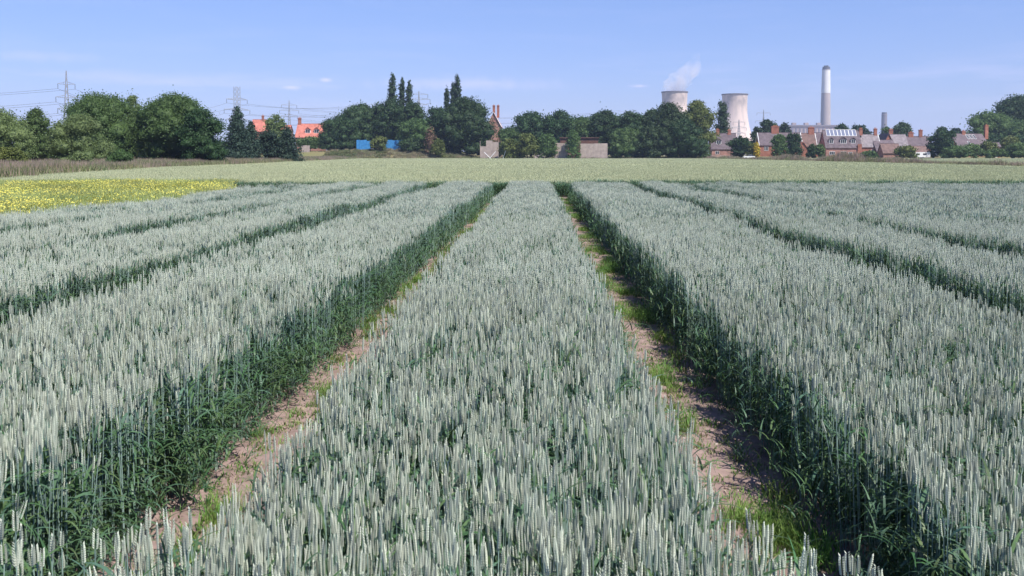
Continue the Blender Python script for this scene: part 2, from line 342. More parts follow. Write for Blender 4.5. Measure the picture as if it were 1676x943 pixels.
def in_view(x, y, mg=1.2):
    return (x > -.60*y-mg) & (x < .545*y+mg)
def plot_points(x0, x1, y0, y1, leafy_fn=None):
    P, I, Sc = [], [], []
    def fill(ya, yb, dens, i0, ni, ins):
        ya, yb = max(ya, y0), min(yb, y1)
        if yb <= ya: return
        n = int((x1-x0)*(yb-ya)*dens); x = rng.uniform(x0+ins, x1-ins, n); y = rng.uniform(ya, yb, n)
        k = in_view(x, y); x, y = x[k], y[k]; n = len(x)
        # wavering plot edges: thin out irregularly in the outer hand's breadth
        e_ = np.minimum(x-x0, x1-x); wv = .05+.05*np.sin(y*3.1+x0*5)+.05*np.sin(y*1.3+x0)
        k = (e_ > wv-.03) | (rng.random(n) < .3); x, y = x[k], y[k]; n = len(x)
        id_ = rng.integers(0, ni, n)+i0
        hs = .93+.05*np.sin(x*1.1+y*.37+x0)+.035*np.sin(y*.9-x*2.2)+rng.normal(0, .045, n)
        hs = np.clip(hs, .76, 1.13)
        thin = rng.random(n) < .10; sc = np.stack([1.05+0*hs, 1.05+0*hs, np.where(thin, hs*rng.uniform(.7, .9, n), hs)], 1)
        if leafy_fn is not None:
            lf = leafy_fn(x, y, n); id_ = np.where(lf, (rng.integers(19, 23, n) if i0 < 14 else rng.integers(23, 26, n)), id_); sc[lf, 2] *= .95
        P.append(np.stack([x, y, np.full(n, .02)], 1)); I.append(id_); Sc.append(sc)
    fill(0, 9, 128, 0, 8, .03); fill(9, 20, 96, 8, 6, .03); fill(20, 60, 46, 14, 5, .06)
    # leafy skirt of low tillers along both edges
    for xe, sg in ((x0, 1), (x1, -1)):
        for ya, yb, dn, i0, ni, hs_ in ((0, 14, 34, 19, 4, .6), (14, 60, 12, 23, 3, .62)):
            ya, yb = max(ya, y0), min(yb, y1)
            if yb <= ya: continue
            n = int((yb-ya)*dn); y = rng.uniform(ya, yb, n); x = xe+sg*rng.normal(.06, .10, n)
            k = in_view(x, y); x, y = x[k], y[k]; n = len(x)
            P.append(np.stack([x, y, np.full(n, .02)], 1)); I.append(rng.integers(i0, i0+ni, n))
            s3 = rng.uniform(.45, .95, n); Sc.append(np.stack([s3*1.1, s3*1.1, s3], 1))
    P = np.concatenate(P); I = np.concatenate(I); Sc = np.concatenate(Sc); n = len(P)
    rot = np.stack([rng.normal(0, .022, n), rng.normal(0, .022, n), rng.uniform(0, 6.283, n)], 1)
    return P, rot, Sc, I
Y0, Y1 = 3.0, 43.0
PL = [(-11.6, -9.85, 'far left strip of wheat beside the yellow flowers'),
      (-9.2, -7.62, 'second strip of wheat in from the yellow flowers'),
      (-6.98, -5.10, 'third strip of wheat in from the yellow flowers'),
      (-4.22, -2.06, 'wide strip of grey-green wheat left of the middle strip'),
      (-1.23, .69, 'middle strip of grey-green wheat running between two bare soil paths'),
      (1.55, 4.05, 'wide strip of wheat right of the grassy soil path'),
      (4.75, 6.55, 'second strip of wheat right of the grassy soil path'),
      (7.05, 9.5, 'third strip of wheat right of the path, with a green leafy end'),
      (9.85, 12.4, 'fourth strip of wheat right of the grassy path'),
      (12.75, 15.3, 'fifth strip of wheat right of the grassy path'),
      (15.65, 18.2, 'sixth strip of wheat right of the grassy path'),
      (18.55, 21.1, 'seventh strip of wheat right of the grassy path'),
      (21.45, 24.9, 'outermost strip of wheat at the right edge of the field')]
for i, (a, b, lab) in enumerate(PL):
    def lf(x, y, n):
        r = rng.random(n) < .05
        r |= (x < -9.5) & (y > 35) & (y+x*1. > 24.5) & (rng.random(n) < .8)
        r |= (x > 5.9) & (x < 8.6) & (y > 33) & (rng.random(n) < .75)
        r |= (x > 9.5) & (np.sin(x*.9+y*.5)*np.sin(y*.33-x*.7) > .62) & (rng.random(n) < .35)
        return r
    y1 = Y1 + .5*math.sin(i*2.1)
    P, rot, sc, I = plot_points(a, b, Y0, y1, lf)
    scatter('wheat_plot', P, rot, sc, I, WC, lab, 'wheat', group='strips of grey-green wheat')
# headland that closes the near ends of the paths
P, rot, sc, I = plot_points(-4.6, 4.6, 2.0, 3.75, lambda x, y, n: (np.abs(x+.30) > 1.2) & (rng.random(n) < .62))
ax_ = np.abs(P[:, 0]+.30); side = ax_ > 1.02
k = (~side & (P[:, 1] < 3.1)) | (side & (P[:, 1] < 3.55+.2*np.sin(P[:, 0]*4)-.35*rng.random(len(P))*(P[:, 0] > 0)-.12*((P[:, 0] > .7) & (P[:, 0] < 1.6))) & ((P[:, 1] < 3.25) | (P[:, 0] < 1.6) & (P[:, 0] > 0)))
sc = sc*np.where(side[:, None], np.array([[1.25, 1.25, .95]]), 1)
scatter('wheat_headland', P[k], rot[k], sc[k], I[k], WC, 'leafy near band of wheat across the bottom edge, closing the soil paths', 'wheat')
# dark leafy rim where the pale field begins
n = 9000; x = rng.uniform(-18, 34, n); y = rng.uniform(44.3, 46.1, n)+.15*np.sin(x)
k = in_view(x, y, 2); x, y = x[k], y[k]; n = len(x); q = rng.uniform(.95, 1.2, n)+.12*(x > 2)
scatter('crop_rim', np.stack([x, y, 0*x], 1), np.stack([0*x, 0*x, rng.uniform(0, 6.28, n)], 1), np.stack([q, q, q], 1), rng.integers(23, 26, n), WC, 'dark green leafy line where the pale field begins beyond the wheat strips', 'crop edge')

# ------------------------------------------------------------------ far pale crop field
def tile(size, n, hmin, hmax, wd, z0, mats_w, lean=.1, kind='spike', flower=None):
    m = MB(); u = random.uniform
    for _ in range(n):
        x, y = u(-size/2, size/2), u(-size/2, size/2); h = u(hmin, hmax); a = u(0, 2*PI); dx, dy = random.gauss(0, lean)*h, random.gauss(0, lean)*h
        mi = random.choices(range(len(mats_w)), mats_w)[0]
        c, s_ = math.cos(a)*wd/2, math.sin(a)*wd/2
        if kind == 'spike':
            zm = z0+(h-z0)*.55
            m.add([(x, y, z0), (x+dx*.6+c, y+dy*.6+s_, zm), (x+dx, y+dy, h), (x+dx*.6-c, y+dy*.6-s_, zm)], [(0, 1, 2, 3)], mi)
        elif kind == 'blade':
            leaf(m, (x, y, z0), a, (h-z0)*1.25, wd, u(.9, 1.5), u(.2, 1.6), 3, mi)
        if flower and random.random() < flower[1]:
            r = flower[2]*u(.7, 1.3); zc = h+u(-.05, .05)
            t2 = u(0, 3); e1 = Vector((math.cos(t2), math.sin(t2), u(-.4, .4)))*r; e2 = Vector((-math.sin(t2)*.6, math.cos(t2)*.6, u(.3, .9)))*r; p = Vector((x+dx, y+dy, zc))
            m.add([p-e1-e2, p+e1-e2, p+e1+e2, p-e1+e2], [(0, 1, 2, 3)], flower[0])
    return m
fps = []
for i in range(4): fps.append(proto('f%d' % i, tile(1.6, 520, .58, .80, .030, .40, [8, 2, .35], .12), [FIELD, FIELDB, LEAFB]))
for i in range(3): fps.append(proto('g%d' % i, tile(4.2, 900, .58, .80, .09, .40, [9, 2, .2], .12), [FIELD, FIELDB, LEAFB]))
for i, o in enumerate(fps): o.name = 'b%02d_crop' % i
FC = make_coll('crop_plants', fps)
def left_edge(y): return np.interp(y, [40, 55, 100, 200, 340], [-31, -33.5, -42, -51, -66])
def right_edge(y): return np.interp(y, [40, 60, 340], [60, 60, 62])
def in_field(x, y): return (x > left_edge(y)) & (x < right_edge(y)) & in_view(x, y, 4)
pts, ii, ss = [], [], []
for y in np.arange(46.2, 105, 1.25):
    for x in np.arange(left_edge(y)+.6, right_edge(y), 1.25):
        pts.append((x+random.uniform(-.3, .3), y+random.uniform(-.25, .25), 0)); ii.append(random.randrange(4))
for y in np.arange(106.5, 332, 3.3):
    for x in np.arange(left_edge(y)+2, right_edge(y), 3.3):
        pts.append((x+random.uniform(-.6, .6), y+random.uniform(-.6, .6), 0)); ii.append(4+random.randrange(3))
pts = np.array(pts); ii = np.array(ii)
# two faint wheel tracks through the crop on the right
def track(x, y): return sum((np.abs(x-(c0+(y-46)*.04)) < .22) for c0 in (24.0, 25.9, 44., 45.9))
k = in_view(pts[:, 0], pts[:, 1], 4); pts, ii = pts[k], ii[k]; n = len(pts)
hz_ = .97+.03*np.sin(pts[:, 0]*.15+pts[:, 1]*.08)+.03*np.sin(pts[:, 0]*.5)*np.sin(pts[:, 1]*.3)+rng.normal(0, .012, n)
hz_ = np.where((track(pts[:, 0], pts[:, 1]) > 0), hz_*.62, hz_)
sc = np.stack([np.ones(n), np.ones(n), hz_], 1); rot = np.stack([np.zeros(n), np.zeros(n), rng.integers(0, 4, n)*PI/2], 1)
def canopy(name, edge_l, edge_r, ys, nx, zt, mt, z_b=0.0):
    vs, fs = [], []; ys = list(ys); n = nx+2
    for y in ys:
        xl, xr = float(edge_l(y)), float(edge_r(y)); row = [(xl, y, z_b)]
        for i in range(nx): 
            x = xl+(xr-xl)*i/(nx-1); row.append((x, y, zt+.05*fbm(x, y, .8)))
        row.append((xr, y, z_b)); vs += row
    fs = [(j*n+i, j*n+i+1, (j+1)*n+i+1, (j+1)*n+i) for j in range(len(ys)-1) for i in range(n-1)]
    o = len(vs); vs += [(v[0], v[1], z_b) for v in vs[:n]]; fs += [(i+1, i, o+i, o+i+1) for i in range(n-1)]
    m = MB(); m.add(vs, fs); return proto(name, m, mt)
base = canopy('c_base', left_edge, right_edge, [45.9, 46.3]+list(np.arange(48, 334, 2.)), 90, .48, FIELDB)
scatter('pale_crop_field', pts, rot, sc, ii, FC, 'pale yellow-green cereal field stretching from the wheat strips to the trees', 'crop field', base=base)
# strip of crop beyond the weedy boundary on the right
def re2(y): return 200+0*np.asarray(y, dtype=float)
base2 = canopy('c_base2', lambda y: 64.5, re2, list(np.arange(100, 336, 6.)), 30, .52, FIELDB)
P = []
for y in np.arange(102, 334, 3.3):
    for x in np.arange(66.5, 200, 3.3): P.append((x+random.uniform(-.6, .6), y+random.uniform(-.6, .6), 0))
P = np.array(P); P = P[in_view(P[:, 0], P[:, 1], 4)]; n = len(P)
scatter('pale_crop_field', P, np.stack([np.zeros(n), np.zeros(n), rng.integers(0, 4, n)*PI/2], 1), np.ones((n, 3)), rng.integers(4, 7, n), FC, 'farther pale crop field between the weedy strip and the brick houses', 'crop field', base=base2)

# ------------------------------------------------------------------ mustard, verges, path grass
mps = [proto('m%d' % i, tile(1.2, 420, .62, 1.0, .03, .25, [1], .15, flower=(1, .46, .015)), [MUSTG, MUST]) for i in range(4)]
mps += [proto('m%d' % i, tile(1.2, 420, .62, 1.0, .035, .25, [1], .15, flower=(1, .04, .02)), [MUSTG, MUST]) for i in range(4, 7)]
for i, o in enumerate(mps): o.name = 'd%02d_mustard' % i
MC = make_coll('mustard_plants', mps)
P, I = [], []
for y in np.arange(10, 48, .7):
    for x in np.arange(-38, -11.9, .7):
        x_, y_ = x+random.uniform(-.2, .2), y+random.uniform(-.2, .2)
        if x_ > -12.15-max(0, y_-34)*.3: continue
        if x_ < left_edge(max(40, y_))+.5 and y_ > 40: continue
        v = noise.noise(Vector((x_*.16, y_*.11, 1)))+.5*noise.noise(Vector((x_*.6, y_*.5, 4)))
        # flowers are thickest in a diagonal belt
        belt = math.exp(-((y_-(30+(x_+14)*-.15))/13)**2)
        far = y_ > 44 and x_ < -18
        yl = (v*1.3+belt*.8+random.gauss(0, .18)) > .45+.25*(x_ < -24)*(y_ > 36) and not (y_ > 45)
        P.append((x_, y_, 0)); I.append(random.randrange(4) if yl else 4+random.randrange(3))
P = np.array(P); I = np.array(I); k = in_view(P[:, 0], P[:, 1], 2); P, I = P[k], I[k]; n = len(P)
scatter('mustard_field', P, np.stack([np.zeros(n), np.zeros(n), rng.uniform(0, 6.28, n)], 1), np.stack([np.ones(n), np.ones(n), rng.uniform(.72, .94, n)], 1), I, MC, 'patch of bright yellow flowering mustard at the left of the wheat strips', 'flowers')

vps = [proto('v0', tile(1.6, 260, .6, 1.25, .05, 0, [5, 1, 1], .14), [PURPG, DRYG, OLIVEG]),
       proto('v1', tile(1.6, 260, .5, 1.15, .05, 0, [3, 2, 5], .14), [PURPG, DRYG, OLIVEG]),
       proto('v2', tile(1.6, 260, .4, 1.0, .07, 0, [0, 1, 5], .2, 'blade'), [PURPG, DRYG, OLIVEG]),
       proto('v3', tile(1.6, 300, .5, 1.1, .05, 0, [0, 4, 2], .18), [PURPG, DRYG, OLIVEG])]
for i, o in enumerate(vps): o.name = 'e%02d_verge' % i
VC = make_coll('verge_plants', vps)
def verge(name, pts, idx, zs, label, cat):
    P = np.array(pts); n = len(P)
    scatter(name, P, np.stack([np.zeros(n), np.zeros(n), rng.uniform(0, 6.28, n)], 1), np.stack([np.ones(n)*1.15, np.ones(n)*1.15, np.array(zs)], 1), idx, VC, label, cat)
P, I, Z_ = [], [], []
for y in np.arange(48, 345, 1.5):
    xl = float(left_edge(y)); wid = 17 if y < 150 else 15
    for k in range(int(wid/1.25)):
        x = xl-.4-k*1.25+random.uniform(-.3, .3)
        if x < -.60*y-8: continue
        q = noise.noise(Vector((x*.12, y*.04, 7)))
        P.append((x, y+random.uniform(-.4, .4), 0)); I.append((0 if random.random() < .35 else 1) if q > -.05 else (1 if random.random() < .35 else 2)); Z_.append(random.uniform(.95, 1.3)+.03*min(k, 5))
verge('grass_verge', P, I, Z_, 'purple-brown band of tall seeding grass along the left field edge', 'grass')
P, I, Z_ = [], [], []
for y in np.arange(333.5, 348, 1.6):
    for x in np.arange(-78, 64, 1.7):
        q = noise.noise(Vector((x*.07, y*.1, 2)))
        P.append((x+random.uniform(-.5, .85), y, gz(x, y)-.05)); I.append(3 if q > .12 else (2 if q > -.25 else 1)); Z_.append(random.uniform(.6, 1.25))
verge('grass_verge', P, I, Z_, 'rough grass bank along the foot of the far tree line', 'grass')
P, I, Z_ = [], [], []
for y in np.arange(98, 336, 1.4):
    for k in range(3):
        q = noise.noise(Vector((k*.2, y*.045, 12)))
        if q < -.22 and random.random() < .6: continue
        P.append((61.6+k*1.1+random.uniform(-.4, .4), y+random.uniform(-.5, .85), 0)); I.append(random.choice([0, 1, 2, 2])); Z_.append(random.uniform(.8, 1.15)+max(0, q)*1.8)
verge('weed_strip', P, I, Z_, 'ragged strip of dark docks and weeds between the two pale fields', 'weeds')

gps = [proto('q%d' % i, tile(.16, 46, .05, .16, .005, 0, [1], .3, 'blade'), [GRASS]) for i in range(4)]
gps += [proto('q%d' % (i+4), tile(.2, 16, .02, .07, .012, 0, [2, 1], .4, 'blade'), [GRASS, DRYG]) for i in range(3)]
for i, o in enumerate(gps): o.name = 'h%02d_grass' % i
GC = make_coll('path_plants', gps)
P, I, Sc = [], [], []
def pg(x0, x1, y0, y1, dens, thr, bright):
    for _ in range(int((x1-x0)*(y1-y0)*dens)):
        x, y = random.uniform(x0, x1), random.uniform(y0, y1)
        q = noise.noise(Vector((x*1.6, y*.9, bright)))
        if q < thr: continue
        P.append((x, y, .035)); I.append(random.randrange(4) if q > thr+.08 else 4+random.randrange(3)); Sc.append(random.uniform(.6, 1.25))
pg(1.08, 1.45, 4.4, 12, 90, .06, 3); pg(1.05, 1.5, 12, 24, 40, .02, 5); pg(1.0, 1.5, 24, 43, 34, -.05, 5); pg(-2.05, -1.45, 4.6, 16, 50, .06, 9); pg(-2.0, -1.3, 13, 43, 30, -.15, 9); pg(.7, 1.5, 3.4, 20, 26, .26, 21)
for _ in range(3800):      # flat debris over all paths
    x = random.choice([random.uniform(.72, 1.55), random.uniform(-2.0, -1.3)]); P.append((x, 3.3+(random.random()**1.6)*20, .03)); I.append(4+random.randrange(3)); Sc.append(random.uniform(.3, .8))
Sc = np.array(Sc); n = len(P)
scatter('path_grass', P, np.stack([np.zeros(n), np.zeros(n), rng.uniform(0, 6.28, n)], 1), np.stack([Sc, Sc, Sc], 1), I, GC, 'tufts of bright green grass growing on the bare soil paths', 'grass')
def rock():
    m = MB(); import bmesh
    b = bmesh.new(); bmesh.ops.create_icosphere(b, subdivisions=1, radius=1)
    for v in b.verts: v.co *= random.uniform(.7, 1.2); v.co.z *= .6
    m.add([v.co.copy() for v in b.verts], [tuple(x.index for x in f.verts) for f in b.faces]); b.free(); return m
rps = [proto('r%d' % i, rock(), [STONE if i < 2 else SOIL]) for i in range(4)]
for i in range(2):
    m = MB(); m.tube([(-4, 0, .2), (0, (i-.5)*1.2, .5), (4, 0, .3)], .16, 4); rps.append(proto('r%d' % (4+i), m, [DRYG]))
for i, o in enumerate(rps): o.name = 'k%02d_clod' % i
RC = make_coll('clods', rps); P, Sc = [], []
for _ in range(9000):
    x = random.choice([random.uniform(.7, 1.6), random.uniform(-2.15, -1.25)]); y = 3.2+(random.random()**1.8)*22
    P.append((x, y, .033)); Sc.append(random.choice([.004, .005, .007, .009, .014])*random.uniform(.7, 1.4))
n = len(P); Sc = np.array(Sc)
scatter('soil_crumbs', P, rng.uniform(0, 6.28, (n, 3))*[.1, .1, 1], np.stack([Sc]*3, 1), rng.choice([0, 1, 2, 2, 3, 3, 3, 4, 5, 4, 5], n), RC, 'small stones and crumbs of earth scattered over the soil paths', 'stones')
# ------------------------------------------------------------------ trees
def leaf_cloud(lobes, n, size, flat=.0, jitter=.14, cut=None):
    "leaf-sized quads over the surfaces of many lobes; lobes = (cx,cy,cz,rx,ry,rz)"
    lb = np.array(lobes); wgt = (lb[:, 3]*lb[:, 5])**1.0; wgt /= wgt.sum()
    j = rng.choice(len(lb), n, p=wgt); u = rng.normal(0, 1, (n, 3)); u /= np.linalg.norm(u, axis=1)[:, None]
    low = u[:, 2] < -.35; u[low, 2] *= -1
    rr = 1+rng.normal(0, jitter, n); rr = np.where(rng.random(n) < .06, rr*1.18, rr)
    p = lb[j, :3]+u*lb[j, 3:6]*rr[:, None]
    keep = p[:, 2] > .05; p, u = p[keep], u[keep]; n = len(p)
    nr = u+rng.normal(0, 1.1, (n, 3)); nr /= np.linalg.norm(nr, axis=1)[:, None]
    a = np.cross(nr, rng.normal(0, 1, (n, 3))); a /= np.linalg.norm(a, axis=1)[:, None]; b = np.cross(nr, a)
    s = size*rng.uniform(.55, 1.35, n)[:, None]
    q = np.stack([p-a*s*.5, p+b*s*.38, p+a*s*.62, p-b*s*.42], 1).reshape(-1, 3)
    return q, np.arange(n*4).reshape(-1, 4)
ICO = None
def ico():
    global ICO
    if ICO is None:
        import bmesh
        b = bmesh.new(); bmesh.ops.create_icosphere(b, subdivisions=2, radius=1)
        ICO = (np.array([v.co[:] for v in b.verts]), np.array([[v.index for v in f.verts] for f in b.faces])); b.free()
    return ICO
def crown_mesh(name, lobes, n, size, m, core=.74, jitter=.2):
    q, f = leaf_cloud(lobes, n, size, jitter=jitter)
    iv, ifc = ico(); vs = [q]; o = len(q); tris = []
    for lo in lobes:
        nv = iv*(core*rng.uniform(.72, 1.1, (len(iv), 1)))*np.array(lo[3:6])+np.array(lo[:3]); nv[:, 2] = np.maximum(nv[:, 2], .03+rng.uniform(0, .02, len(nv)))
        vs.append(nv); tris.append(ifc+o); o += len(iv)
    v = np.concatenate(vs); tr = np.concatenate(tris)
    me = bpy.data.meshes.new(name); nq, ntr = len(f), len(tr)
    me.vertices.add(len(v)); me.vertices.foreach_set('co', v.astype(np.float32).ravel())
    me.loops.add(nq*4+ntr*3); me.loops.foreach_set('vertex_index', np.concatenate([f.ravel(), tr.ravel()]).astype(np.int32))
    me.polygons.add(nq+ntr)
    me.polygons.foreach_set('loop_start', np.concatenate([np.arange(nq)*4, nq*4+np.arange(ntr)*3]).astype(np.int32))
    me.polygons.foreach_set('loop_total', np.concatenate([np.full(nq, 4), np.full(ntr, 3)]).astype(np.int32))
    me.materials.append(m); me.update(calc_edges=True); return me
def trunk_mb(h, r, limbs=5, spread=3.):
    m = MB(); b = random.uniform(-.04, .04)
    m.tube([(0, 0, -.3), (b*h*.3, 0, h*.3), (b*h, b*h*.5, h*.62), (b*h, b*h, h*.85)], [r*1.25, r*.85, r*.5, r*.15], 8)
    for k in range(limbs):
        a = 2*PI*k/limbs+random.uniform(-.4, .4); z = h*random.uniform(.22, .5)
        m.tube([(b*z, 0, z), (math.cos(a)*spread*.45, math.sin(a)*spread*.45, z+h*.16), (math.cos(a)*spread, math.sin(a)*spread, z+h*.32)], [r*.42, r*.28, r*.1], 6)
    return m
def lobes_broad(rx, ry, h, z0, nl, lr=.36):
    "many overlapping leaf masses just inside a dome that is widest low down"
    L_ = []; zc = z0+(h-z0)*.42; up = h-zc; dn = zc-z0; nl = int(nl*2.1); ph = random.uniform(0, 6)
    for k in range(nl):
        zz = random.uniform(-1, 1)*.98 if k % 5 else random.uniform(.55, 1); a = k*2.39996+random.uniform(-.4, .4)
        r = rx*lr*random.uniform(.5, .95)
        hr = math.sqrt(max(0, 1-zz*zz))**.8 if zz > 0 else 1-.22*zz*zz
        bulge = 1+.07*math.sin(3*a+ph)+.05*math.sin(5*a-ph)
        q = random.uniform(.86, 1.03) if random.random() < .8 else random.uniform(.3, .8)
        rz = min(r*random.uniform(.7, .95), (up+dn)*.24)
        L_.append((math.cos(a)*max(0, rx*hr*bulge*q-r*.85), math.sin(a)*max(0, ry*hr*bulge*q-r*.85), max(rz*.8+.1, zc+(zz*(up-rz*.9) if zz > 0 else zz*(dn-rz*.3))*min(1, q+.05)), r, r*.95, rz))
    L_.append((0, 0, zc, rx*.72, ry*.72, max(dn*.9, up*.7)))
    L_.append((0, 0, zc+up*.28, rx*.5, ry*.5, up*.5))
    return L_
def tree(name, label, px0, px1, top, Y, fol, group=None, z0=.1, nl=22, ry=None, lr=.36, n=None, size=None, dens=1., cat='tree', kind='broad', trunk=True, jitter=.2):
    "tree whose crown spans px0..px1 of the photo and tops out at row top, standing at depth Y"
    xa, xb = X(px0, Y), X(px1, Y); rx = (xb-xa)/2; cx = (xa+xb)/2; g = gz(cx, Y); h = Z(top, Y)-g
    rx = max(rx, .4)
    t = thing(name, label, cat, (cx, Y, g), random.uniform(-.3, .3) if kind == 'broad' else 0, group)
    if kind == 'broad': lb = lobes_broad(rx*1.05, (ry or rx*.85), h*.985, z0, nl, lr)
    elif kind == 'cone':
        lb = []
        for k in range(nl):
            q = (k+.5)/nl; z = z0+(h-z0)*q*.95; r = rx*(1-q)**.7*.8+.12*rx; a = k*2.4; d = rx*(1-q)*.42
            lb.append((math.cos(a)*d, math.sin(a)*d, z, r, r, min(r*.9, (h-z0)/nl*1.9)))
    elif kind == 'column':
        lb = []
        for k in range(nl):
            q = (k+.5)/nl; z = z0+(h-z0)*q*.97; r = rx*(1.05*math.sin(PI*min(1, .26+q*.68))**.6+.12)*random.uniform(.75, 1.15); a = k*2.4; d = rx*.36
            lb.append((math.cos(a)*d, math.sin(a)*d, z, r*.75, r*.75, (h-z0)/nl*random.uniform(1.2, 1.8)))
    px_area = (px1-px0)*max(8, (Z(top, Y)-g)*FPX/Y)*.37
    n = int((n or min(40000, max(1500, px_area*5)))*dens)
    size = size or max(.16, 1.25*Y/916*1.15)
    o = bpy.data.objects.new('crown' if cat == 'tree' else 'foliage', crown_mesh('crown', lb, n, size, FOL[fol], jitter=jitter)); C.objects.link(o); o.parent = t
    tm = trunk_mb(h*.8, max(.06, h*.022), 5, rx*.6) if cat == 'tree' else trunk_mb(h*.6, max(.04, h*.02), 4, rx*.5)
    tm.obj('trunk' if cat == 'tree' else 'stem', BARK, t)
    return t
GL = 'trees of the left-hand clump'; GF = 'trees in the far tree line'; GS = 'shrubs along the field edge'; GH = 'trees among the houses'; GPo = 'poplars rising behind the tree line'
T = tree
# left clump
T('broadleaf_tree', 'light green bushy tree at the far left edge of the view', -70, 52, 176, 118, 'willow', GL, nl=26)
T('broadleaf_tree', 'shorter darker green tree between the leftmost tree and the tall one', 30, 92, 174, 128, 'mid', GL, nl=20)
T('broadleaf_tree', 'tall mid-green tree with the highest dome of the left clump', 95, 232, 149, 136, 'mid', GL, nl=34)
T('broadleaf_tree', 'pale green rounded tree in front of the tall left dome', 80, 178, 184, 122, 'willow', GL, nl=26)
T('birch_tree', 'thin grey-green tree peeping over the right shoulder of the tall left dome', 196, 240, 152, 150, 'willow', GL, nl=12, dens=.6, lr=.3, jitter=.25)
T('broadleaf_tree', 'large dark green spreading tree with its crown down to the grass', 218, 352, 151, 138, 'mid', GL, nl=38)
T('broadleaf_tree', 'dark lower tree filling the right flank of the large spreading tree', 290, 372, 176, 134, 'dark', GL, nl=24)
T('shrub', 'small yellow-green shrub in the long grass at the left edge', -20, 46, 240, 92, 'yellow', GS, nl=9, cat='shrub', z0=.1)
T('shrub', 'low green shrub in the long grass below the pale rounded tree', 108, 152, 246, 98, 'willow', GS, nl=8, cat='shrub', z0=.1)
T('shrub', 'low pale-flowered shrub at the foot of the tall left dome', 172, 222, 246, 104, 'mid', GS, nl=8, cat='shrub', z0=.1)
# conifers
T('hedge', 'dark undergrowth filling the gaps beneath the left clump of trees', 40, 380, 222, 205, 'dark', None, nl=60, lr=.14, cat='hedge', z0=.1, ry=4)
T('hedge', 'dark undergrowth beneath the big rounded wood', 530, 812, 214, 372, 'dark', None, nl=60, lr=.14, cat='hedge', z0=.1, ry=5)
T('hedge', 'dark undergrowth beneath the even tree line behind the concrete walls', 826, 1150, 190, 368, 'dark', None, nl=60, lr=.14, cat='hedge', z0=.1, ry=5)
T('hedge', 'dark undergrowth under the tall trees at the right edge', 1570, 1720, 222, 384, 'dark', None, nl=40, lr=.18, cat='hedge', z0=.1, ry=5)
T('conifer_tree', 'tallest dark conifer, pointed, right of the large spreading tree', 366, 412, 170, 176, 'blue', GL, nl=16, kind='cone')
T('conifer_tree', 'conifer with a second point just right of the tallest conifer', 392, 430, 194, 180, 'blue', GL, nl=13, kind='cone')
T('conifer_tree', 'low broad dark conifer beneath the small orange roof', 418, 462, 210, 184, 'blue', GL, nl=14)
T('conifer_tree', 'low dark conifer just left of the coral roofed house', 450, 492, 205, 186, 'blue', GL, nl=13, kind='cone')
T('birch_tree', 'loose pale green tree between the two groups of orange roofs', 427, 474, 184, 262, 'willow', GH, nl=14, lr=.3, jitter=.22, dens=.8)
T('hedge', 'green hedge in front of the coral roofed house', 482, 534, 223, 343, 'mid', None, nl=12, cat='hedge', z0=.1, ry=2.2)
# big far treeline
T('broadleaf_tree', 'dark tree at the low left end of the big rounded wood', 519, 590, 188, 346, 'dark', GF, nl=30)
T('broadleaf_tree', 'dark tree on the left shoulder of the big rounded wood', 546, 625, 167, 356, 'dark', GF, nl=32)
T('broadleaf_tree', 'dark tree under the tallest poplar in the big rounded wood', 600, 672, 160, 358, 'dark', GF, nl=32)
T('broadleaf_tree', 'dark tree under the pair of shorter poplars', 650, 702, 166, 358, 'dark', GF, nl=28)
T('broadleaf_tree', 'dark tree in the dip left of the highest far dome', 690, 738, 172, 350, 'dark', GF, nl=26)
T('broadleaf_tree', 'mid-green tree in front of the wood, behind the dead brown bush', 652, 716, 192, 346, 'mid', GF, nl=26)
T('broadleaf_tree', 'highest dark dome of the far wood, left of the brick twin chimneys', 716, 812, 158, 347, 'dark', GF, nl=38)
T('shrub', 'yellow-green shrub standing between the two blue hoardings', 606, 636, 222, 342, 'yellow', GS, nl=12, cat='shrub', z0=.1)
T('shrub', 'dead brown leafless bush at the foot of the far wood', 694, 714, 208, 337, 'dead', GS, nl=9, cat='shrub', z0=.2, dens=.5, jitter=.3)
T('shrub', 'olive bush beside the dead brown bush', 704, 730, 226, 335, 'yellow', GS, nl=9, cat='shrub', z0=.1)
T('shrub', 'dark bush hiding the right end of the right blue hoarding', 654, 692, 226, 341, 'dark', GS, nl=9, cat='shrub', z0=.1)
P5 = ((635, 650, 122, 'tallest poplar, leftmost of the three above the big wood'), (653, 664, 128, 'middle poplar of the three above the big wood'),
      (663, 677, 134, 'shortest poplar, rightmost of the three above the big wood'), (726, 737, 146, 'short poplar left of the pair above the highest dome'),
      (736, 747, 138, 'middle narrow poplar of the trio above the highest dome'), (741, 756, 125, 'tallest poplar of the trio above the highest dome'))
for a, b, tp, lab in P5: T('poplar_tree', lab, a, b, tp, 385, 'poplar', GPo, nl=20, kind='column', z0=3, size=.62, n=2600, jitter=.2)
